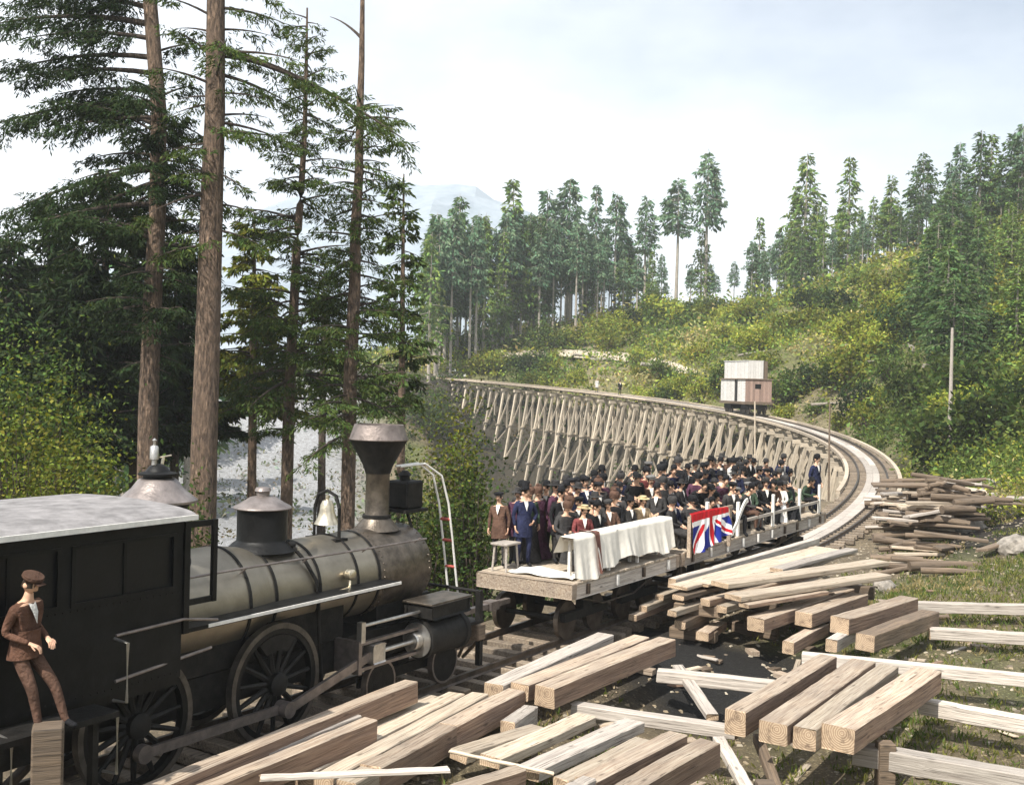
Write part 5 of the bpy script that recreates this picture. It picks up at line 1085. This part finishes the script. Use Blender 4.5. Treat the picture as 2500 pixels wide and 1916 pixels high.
sky_trees = [((1124, 473), 178, 'wide', 'leftmost tall conifer of the ridge row, dark and wide'), ((1069, 519), 172, 'wide', 'wide conifer right of the thin fir by the stack'), ((1188, 520), 176, 'dense', 'dense conifer left of the pointed ridge spire'), ((1254, 428), 182, 'dense', 'pointed spire conifer left of the ridge centre'), ((1338, 455), 192, 'tall', 'bare-trunked conifer left of the twin pale trunks on the ridge'), ((1393, 432), 194, 'tall', 'flat-topped bare-trunked conifer at the ridge centre'), ((1457, 446), 196, 'tall', 'thin wispy conifer right of the flat-topped one'), ((1507, 469), 198, 'tall', 'small-crowned bare trunk conifer on the middle ridge'), ((1580, 473), 199, 'tall', 'conifer with spreading crown left of the pale sky gap'), ((1657, 432), 200, 'tall', 'sparse conifer left of the tallest ridge tree'), ((1730, 368), 202, 'tall', 'tallest ridge tree with long bare trunk against the sky'),
             ((1715, 560), 203, 'dense', 'dark conifer at the foot of the tallest ridge tree'), ((1857, 524), 195, 'dense', 'small conifer right of the tallest ridge tree'), ((1945, 447), 188, 'dense', 'conifer close left of the slender right spire'), ((1972, 370), 186, 'dense', 'slender spire conifer on the right slope'), ((2076, 378), 178, 'dense', 'tall tapered conifer right of the slender spire'), ((2178, 425), 172, 'dense', 'conifer left of the broad dome-crowned tree'), ((2255, 370), 166, 'wide', 'broad dome-crowned conifer on the right slope'), ((2320, 392), 160, 'wide', 'conifer right of the broad dome-crowned tree'), ((2346, 345), 158, 'tall', 'thin open conifer on the right skyline'), ((2397, 316), 152, 'wide', 'tall conifer left of the right-edge pair'), ((2423, 323), 152, 'dense', 'conifer touching the right-edge group'), ((2477, 319), 148, 'wide', 'large conifer at the right edge'), ((2500, 298), 146, 'tall', 'rightmost conifer cut by the picture edge')]
for tip, Y_, kd, lab in sky_trees: conifer(tip, Y_, kd, lab, 'skyline conifers along the ridge')
r_ = random.Random(5); random.seed(9)
prof_x = [1040, 1100, 1250, 1400, 1550, 1650, 1745, 1800, 1900, 2000, 2100, 2200, 2300, 2400, 2520]; prof_y = [540, 510, 500, 520, 560, 620, 600, 600, 545, 470, 470, 460, 440, 400, 360]
for k in range(125):
    px_ = 1045 + (2515 - 1045) * (k + r_.random()) / 125; ty = float(np.interp(px_, prof_x, prof_y)) + abs(r_.gauss(0, 55)) + 5
    if 1610 < px_ < 1825 and r_.random() < .5: continue
    Y_ = float(np.interp(px_, [1040, 1350, 1700, 1950, 2250, 2500], [176, 196, 206, 192, 172, 152])) + r_.uniform(-12, 10)
    conifer((px_, ty), Y_, r_.choices(['tall', 'dense', 'wide'], [7, 1.4, 1] if px_ < 1900 else [3, 3, 3])[0], 'fir in the thick stand filling the ridge below the skyline trees', 'firs of the ridge stand', .82)
for k in range(34):
    px_ = r_.uniform(1040, 1570); Y_ = float(np.interp(px_, [1040, 1350, 1570], [172, 194, 200])) + r_.uniform(-14, 12)
    conifer((px_, float(np.interp(px_, prof_x, prof_y)) + abs(r_.gauss(0, 60)) - 5), Y_, r_.choices(['tall', 'dense', 'wide'], [5, 2, 1])[0], 'fir in the thick stand filling the ridge below the skyline trees', 'firs of the ridge stand', .85)
for k in range(52):   # darker nearer trees on the right-hand slope
    px_ = 2235 + r_.random() * 300; Y_ = r_.uniform(86, 138); T_ = float(np.interp(Y_, [86, 138], [760, 520])) + r_.gauss(0, 45) - (px_ - 2235) * .12
    conifer((px_, T_), Y_, r_.choice(['dense', 'wide']), 'dark fir in the near thicket on the right-hand slope', 'firs of the right-hand thicket', 1.1)
for k in range(16):  # left behind: sparse trees on the far pale slope and edge
    px_ = r_.uniform(-40, 480); Y_ = r_.uniform(75, 130); conifer((px_, r_.uniform(620, 800)), Y_, 'wide', 'distant fir glimpsed behind the dark left stand', 'firs behind the left stand', 1.1)

# ------------------------------------------------------------------ bushes
def bush(name, label, c_, rx, ry, rz_, n, base, leaf, group=None, cat='bush'):
    t_ = thing(name, label, cat, c_, 0, group); cen = []
    nc = max(8, int(n / 55))
    for k in range(nc):
        v_ = rng.normal(0, 1, 3); v_ /= np.linalg.norm(v_); v_ *= rng.uniform(.45, 1.0); cen.append((v_[0] * rx, v_[1] * ry, rz_ * (.55 + .5 * v_[2])))
    LV = []; LC = []; st_ = MB()
    for cx_, cy_, cz_ in cen:
        m_ = n // nc; P = np.array([cx_, cy_, cz_]) + rng.normal(0, 1, (m_, 3)) * np.array([rx, ry, rz_]) * .17; P[:, 2] = np.maximum(P[:, 2], .05)
        LV.append(leaves(P, np.c_[rng.normal(0, 1, (m_, 2)), rng.normal(.1, .5, m_)], leaf, leaf * .6)); LC.append(cols(m_, base * rng.uniform(.45, 1.6), .45))
        st_.tube([(cx_ * .1, cy_ * .1, -.3), (cx_ * .5, cy_ * .5, cz_ * .5), (cx_, cy_, cz_)], [.04, .025, .01], 5)
    st_.build('stem', M['barkdark'], t_); link('foliage', leafmesh('foliage', np.concatenate(LV), np.concatenate(LC), M['leaf']), t_); return t_
for px_, py_, Y_, rx, h_, n, base, leaf, lab in (
        (60, 1000, 27, 2.2, 4.2, 9500, LITG, .12, 'bright green bush at the left edge above the cab roof'), (180, 1090, 26, 1.5, 2.8, 6500, LITG * .9, .115, 'bright bush between the left edge and the brown trunk'), (-10, 860, 31, 2.2, 5.0, 7600, MIDG * 1.4, .13, 'tall green bush cut by the left edge'), (130, 900, 32, 2.0, 4.4, 7200, MIDG * 1.3, .13, 'green bush behind the bright left bushes'), (250, 1160, 25, .9, 1.8, 1500, MIDG, .14, 'small bush behind the steam dome'),
        (1105, 1045, 33, 1.35, 5.6, 8000, LITG * .7, .12, 'tall leafy bush between the smokestack and the trestle'), (1165, 1130, 31, 1.0, 4.0, 3000, MIDG, .14, 'darker bush against the trestle foot behind the top-hatted man'), (1040, 1200, 28, 1.0, 3.0, 2600, MIDG * .8, .13, 'dark bush right behind the smokestack'), (420, 1180, 30, 1.2, 2.6, 2200, MIDG, .15, 'bush at the foot of the massive trunk'), (960, 1180, 29, .9, 2.6, 2200, DARKG * 1.4, .13, 'dark bush right of the smokestack stem')):
    T_ = aty(px_, py_, Y_); zb = gz(T_.x, T_.y); hh = max(1.2, T_.z - zb); bush('leafy_bush', lab, (T_.x, T_.y, zb), rx, rx * .9, hh * .92, n, base, leaf)
for k, (px_, py_, Y_, rx, h_, base, lab) in enumerate(((1500, 790, 165, 5, 0, LITG, 'yellow-green bush in the middle of the bank above the trestle'), (2110, 800, 120, 5, 0, LITG * .9, 'bright bush on the right slope below the spires'), (2190, 690, 140, 6, 0, LITG * .8, 'sunlit bush high on the right slope'), (2180, 760, 112, 3.0, 0, DARKG * 1.6, 'dark round bush in the middle of the right slope'), (2350, 880, 80, 3.4, 0, MIDG, 'dark bush right of the bare pole'), (2430, 960, 66, 2.6, 0, MIDG * .9, 'bush at the right edge above the boulders'), (2290, 1010, 70, 2.2, 0, MIDG, 'dark bush above the slab heap'), (1960, 800, 140, 4, 0, LITG * .8, 'bright bush right of the work car on the bank'), (1340, 800, 170, 4, 0, MIDG * 1.2, 'green bush left of the bank centre'), (1060, 850, 150, 3.5, 0, MIDG, 'dark green bush at the far end of the trestle'), (1730, 770, 185, 5, 0, DARKG * 1.6, 'dark bush under the tallest ridge tree'))):
    T_ = aty(px_, py_, Y_); zb = gz(T_.x, T_.y); hh = min(6.0, max(2.0, T_.z - zb)); bush('leafy_bush', lab, (T_.x, T_.y, zb), rx, rx, hh, 1500, base, .45)
def hit(px_, py_, y0=42.0, y1=240.0):
    a, b_ = ray(px_, py_); Ys = np.linspace(y0, y1, 400); dz = H + b_ * Ys - ground(a * Ys, Ys); k_ = np.where((dz[:-1] > 0) & (dz[1:] <= 0))[0]
    return None if len(k_) == 0 else Vector((a * Ys[k_[0]], Ys[k_[0]], float(H + b_ * Ys[k_[0]] - dz[k_[0]])))
SHR = []
for k in range(6):
    base = [LITG * 1.7, LITG * 1.2, MIDG * 1.6, DARKG * 1.3, MIDG * .9, np.array([.26, .24, .05])][k]; t_ = bush('hill_shrub', 'x', (0, 0, 0), 1.0, 1.0, 1.25, 1300, base, .16)
    SHR.append([c.data for c in t_.children]); [bpy.data.objects.remove(c) for c in list(t_.children)]; bpy.data.objects.remove(t_)
KN = ['bright yellow-green', 'light green', 'mid green', 'very dark', 'dark green', 'yellowish']; r_ = random.Random(21); made = 0
for k in range(260):
    px_ = r_.uniform(1050, 2520); py_ = r_.uniform(690, 1060)
    h_ = hit(px_, py_)
    if h_ is None: continue
    ii, oo = near_track([h_.x], [h_.y])
    if oo[0] > -4.5 or made >= 120: continue
    kd = r_.choices(range(6), (4, 4, 4, 3, 2, .8))[0]; sc_ = r_.uniform(.9, 2.4) * (.55 + h_.y / 300)
    t_ = thing('hill_shrub', f'{KN[kd]} rounded shrub among the undergrowth of the hillside', 'shrub', (h_.x, h_.y, h_.z - .1), r_.uniform(0, 6.28), f'{KN[kd]} shrubs on the hillside'); t_.scale = (sc_ * r_.uniform(.9, 1.4), sc_ * r_.uniform(.9, 1.4), sc_ * r_.uniform(.8, 1.3)); made += 1
    for nm_, d_ in zip(('stem', 'foliage'), SHR[kd]): link(nm_, d_, t_)
for k in range(26):
    px_ = r_.uniform(1150, 2480); py_ = r_.uniform(760, 1000); h_ = hit(px_, py_)
    if h_ is None: continue
    ii, oo = near_track([h_.x], [h_.y])
    if oo[0] > -5: continue
    ln = r_.uniform(2, 7); rd = r_.uniform(.10, .24); o = MB().tube([(-ln / 2, 0, 0), (0, .1, .05), (ln / 2, 0, 0)], [rd, rd * .9, rd * .6], 8).build('fallen_log', M['barkgrey'], None, True); o.location = (h_.x, h_.y, h_.z + .5); o.rotation_euler = (0, r_.uniform(-.2, .2), r_.gauss(0, .5)); tag(o, 'pale fallen log lying in the hillside undergrowth', 'log', 'fallen logs on the hillside')
rings = []
for px_, py_ in ((1180, 880), (1280, 868), (1380, 867), (1480, 872), (1560, 880), (1630, 898), (1700, 925)):
    h_ = hit(px_, py_)
    if h_ is not None: rings.append([(h_.x + dx_ * .2, h_.y + dx_, gz(h_.x + dx_ * .2, h_.y + dx_) + .9 - abs(dx_) * .25) for dx_ in (-2.2, -1, 1, 2.2)])
if len(rings) > 2:
    M['path'] = plain('trodden_dirt', (.42, .36, .28), .95, 0, .25, 1.5); tag(MB().loft(rings, 0, False, None, False).build('path', M['path'], None, True, 80), 'pale dirt path on the bank above the trestle', kind='structure')
# ---- undergrowth covering the slopes
def scatter(n, x0, x1, y0, y1, keep):
    x = rng.uniform(x0, x1, n); y = rng.uniform(y0, y1, n); idx, off = near_track(x, y); m_ = keep(x, y, off, TRS[idx]); x, y = x[m_], y[m_]; return x, y, ground(x, y)
def clumps(name, label, x, y, z, per, rad, hgt, leaf, pal):
    n = len(x); k = np.repeat(np.arange(n), per); sz = .45 + rng.gamma(2.0, .32, n); m_ = len(k)
    P = np.c_[x[k], y[k], z[k]] + rng.normal(0, 1, (m_, 3)) * np.c_[rad * sz[k], rad * sz[k], 0 * k] * .5
    P[:, 2] += np.abs(rng.normal(0, .5, m_)) * hgt * sz[k]
    lf = np.clip(np.hypot(x, y)[k] * .0031, .12, .55) * sz[k] ** .4 if leaf is None else leaf * sz[k] ** .5
    V = leaves(P, np.c_[rng.normal(0, 1, (m_, 2)), rng.normal(.35, .5, m_)], lf, lf * .55)
    zone = fbm(x / 9 + 3, y / 9 + 3); pi = np.clip(((zone - .25) / .45 * len(pal)).astype(int) + rng.integers(-1, 2, n), 0, len(pal) - 1)
    C = np.array(pal)[pi][k] * rng.uniform(.5, 1.6, (m_, 1)) * rng.uniform(.7, 1.35, (n, 1))[k]; C[:, 0] *= rng.uniform(.8, 1.25, m_)
    tag(link(name, leafmesh(name, V, C, M['leaf'])), label, kind='stuff')
PAL = [MIDG * 1.1, MIDG * 1.7, MIDG * 2.3, LITG * 1.4, LITG * 1.9, np.array([.34, .32, .14])]
x, y, z = scatter(15000, -35, 105, 46, 215, lambda x, y, o, s: (o < -3.4) & (x < y * .62 + 6) & (rng.random(len(x)) < np.clip(.25 + fbm(x / 7, y / 7) * 1.3, 0, 1)))
clumps('undergrowth', 'thick green and yellow undergrowth covering the hillside', x, y, z, 28, 1.25, 1.1, None, PAL)
x, y, z = scatter(9000, 14, 75, 40, 92, lambda x, y, o, s: (o < -4.2) & (x > 17 + (y - 40) * .12) & (x < y * .62 + 6) & (x > 60 - y) & (rng.random(len(x)) < np.clip((fbm(x / 5, y / 5) - .25) * 3, 0, 1)))
clumps('slope_weeds', 'leafy weeds and low scrub on the near right-hand bank', x, y, z, 46, 1.0, .9, None, PAL)
x, y, z = scatter(2600, -70, 20, 24, 170, lambda x, y, o, s: (o > np.where(s > 60, 9.0, 3.2)) & (y > 22 + np.maximum(0, x + 8) * .4) & ((x / y > -.10) | (x / y < -.34) | (rng.random(len(x)) < .12)))
clumps('gully_scrub', 'dark scrub growing in the gully below the trestle', x, y, z, 30, 1.3, 1.2, .34, [DARKG * 1.4, MIDG, MIDG * 1.2, np.array([.16, .14, .08])])
x, y, z = scatter(5200, -30, 40, 55, 165, lambda x, y, o, s: (o > -3.5) & (o < 11) & (s > 52) & (s < 164))
clumps('bank_scrub', 'low dark scrub on the bank under the trestle', x, y, z, 16, 1.0, .7, None, [DARKG * 1.3, MIDG * .9, np.array([.13, .11, .05]), MIDG * 1.3])
x, y, z = scatter(2400, -120, -6, 100, 280, lambda x, y, o, s: (o > 4) | (s > 160))
clumps('slope_scrub', 'sparse pale scrub on the far cleared slope', x, y, z, 14, 1.4, .9, .5, [np.array([.20, .21, .17]), np.array([.14, .16, .09]), np.array([.28, .28, .25])])
# ---- grass and chips near the timbers
x, y, z = scatter(44000, -4, 24, 12.5, 52, lambda x, y, o, s: (o < -2.6) & (np.hypot(x - 4.7, (y - 23.6) * 1.1) > 3.0) & (rng.random(len(x)) < np.clip((fbm(x / 1.7 + 5, y / 1.7) - .33) * 4, .04, 1)))
m_ = len(x); k = np.repeat(np.arange(m_), 5); P = np.c_[x[k], y[k], z[k] - .01] + rng.normal(0, .05, (len(k), 3)) * np.array([1, 1, 0])
V = leaves(P, np.c_[rng.normal(0, .5, (len(k), 2)), np.full(len(k), 1.0)], .16, .028, .25)
gp = np.array([[.13, .16, .035], [.20, .20, .06], [.09, .13, .03], [.32, .26, .13]])[np.clip((fbm(x / 3, y / 3) * 6).astype(int) - 1 + rng.integers(0, 2, m_), 0, 3)]
tag(link('grass', leafmesh('grass', V, gp[k] * rng.uniform(.6, 1.4, (len(k), 1)), M['leaf'])), 'short rough grass between the pale rails and timbers', kind='stuff')
x, y, z = scatter(11000, -6, 22, 12.5, 50, lambda x, y, o, s: (o < -1.6) & ((np.hypot(x - 4.7, (y - 23.6) * 1.1) > 3.0) | (rng.random(len(x)) < .4)))
n = len(x); sz = rng.uniform(.015, .065, n); base = np.array([[-1, -.5, -.3], [1, -.6, -.3], [.8, .6, -.3], [-.9, .5, -.3], [-.7, -.4, .3], [.8, -.4, .35], [.6, .5, .3], [-.7, .4, .3]])
an = rng.uniform(0, 6.28, n); ca, sa_ = np.cos(an), np.sin(an); B = base[None] * (sz[:, None, None]) * rng.uniform(.6, 1.4, (n, 8, 3)); B = np.stack([B[..., 0] * ca[:, None] - B[..., 1] * sa_[:, None], B[..., 0] * sa_[:, None] + B[..., 1] * ca[:, None], B[..., 2]], -1)
VV = B + np.c_[x, y, z + sz * .2][:, None]; q = np.array([[0, 3, 2, 1], [4, 5, 6, 7], [0, 1, 5, 4], [1, 2, 6, 5], [2, 3, 7, 6], [3, 0, 4, 7]])
QV = VV[:, q].reshape(-1, 4, 3); cc = np.array([[.30, .24, .16], [.16, .13, .10], [.40, .35, .27]])[rng.integers(0, 3, n)]
rm, t, b = newmat('chips_and_rubble'); an_ = t.nodes.new('ShaderNodeAttribute'); an_.attribute_name = 'Col'; t.links.new(an_.outputs['Color'], b.inputs['Base Color']); b.inputs['Roughness'].default_value = .95
tag(link('rubble', leafmesh('rubble', QV, np.repeat(cc, 6, 0), rm)), 'wood chips and small stones scattered over the ground', kind='stuff')

# ------------------------------------------------------------------ haze
hz, t, b = newmat('haze_air'); t.nodes.remove(b); pv = t.nodes.new('ShaderNodeVolumePrincipled'); pv.inputs['Color'].default_value = (.90, .95, 1, 1); pv.inputs['Density'].default_value = .0004; pv.inputs['Anisotropy'].default_value = .1
t.links.new(pv.outputs[0], t.nodes['Material Output'].inputs['Volume'])
o = MB().box(-1450, 1450, -1450, 1500, -18, 205).build('haze', hz); tag(o, 'thin pale haze filling the valley air', kind='stuff')
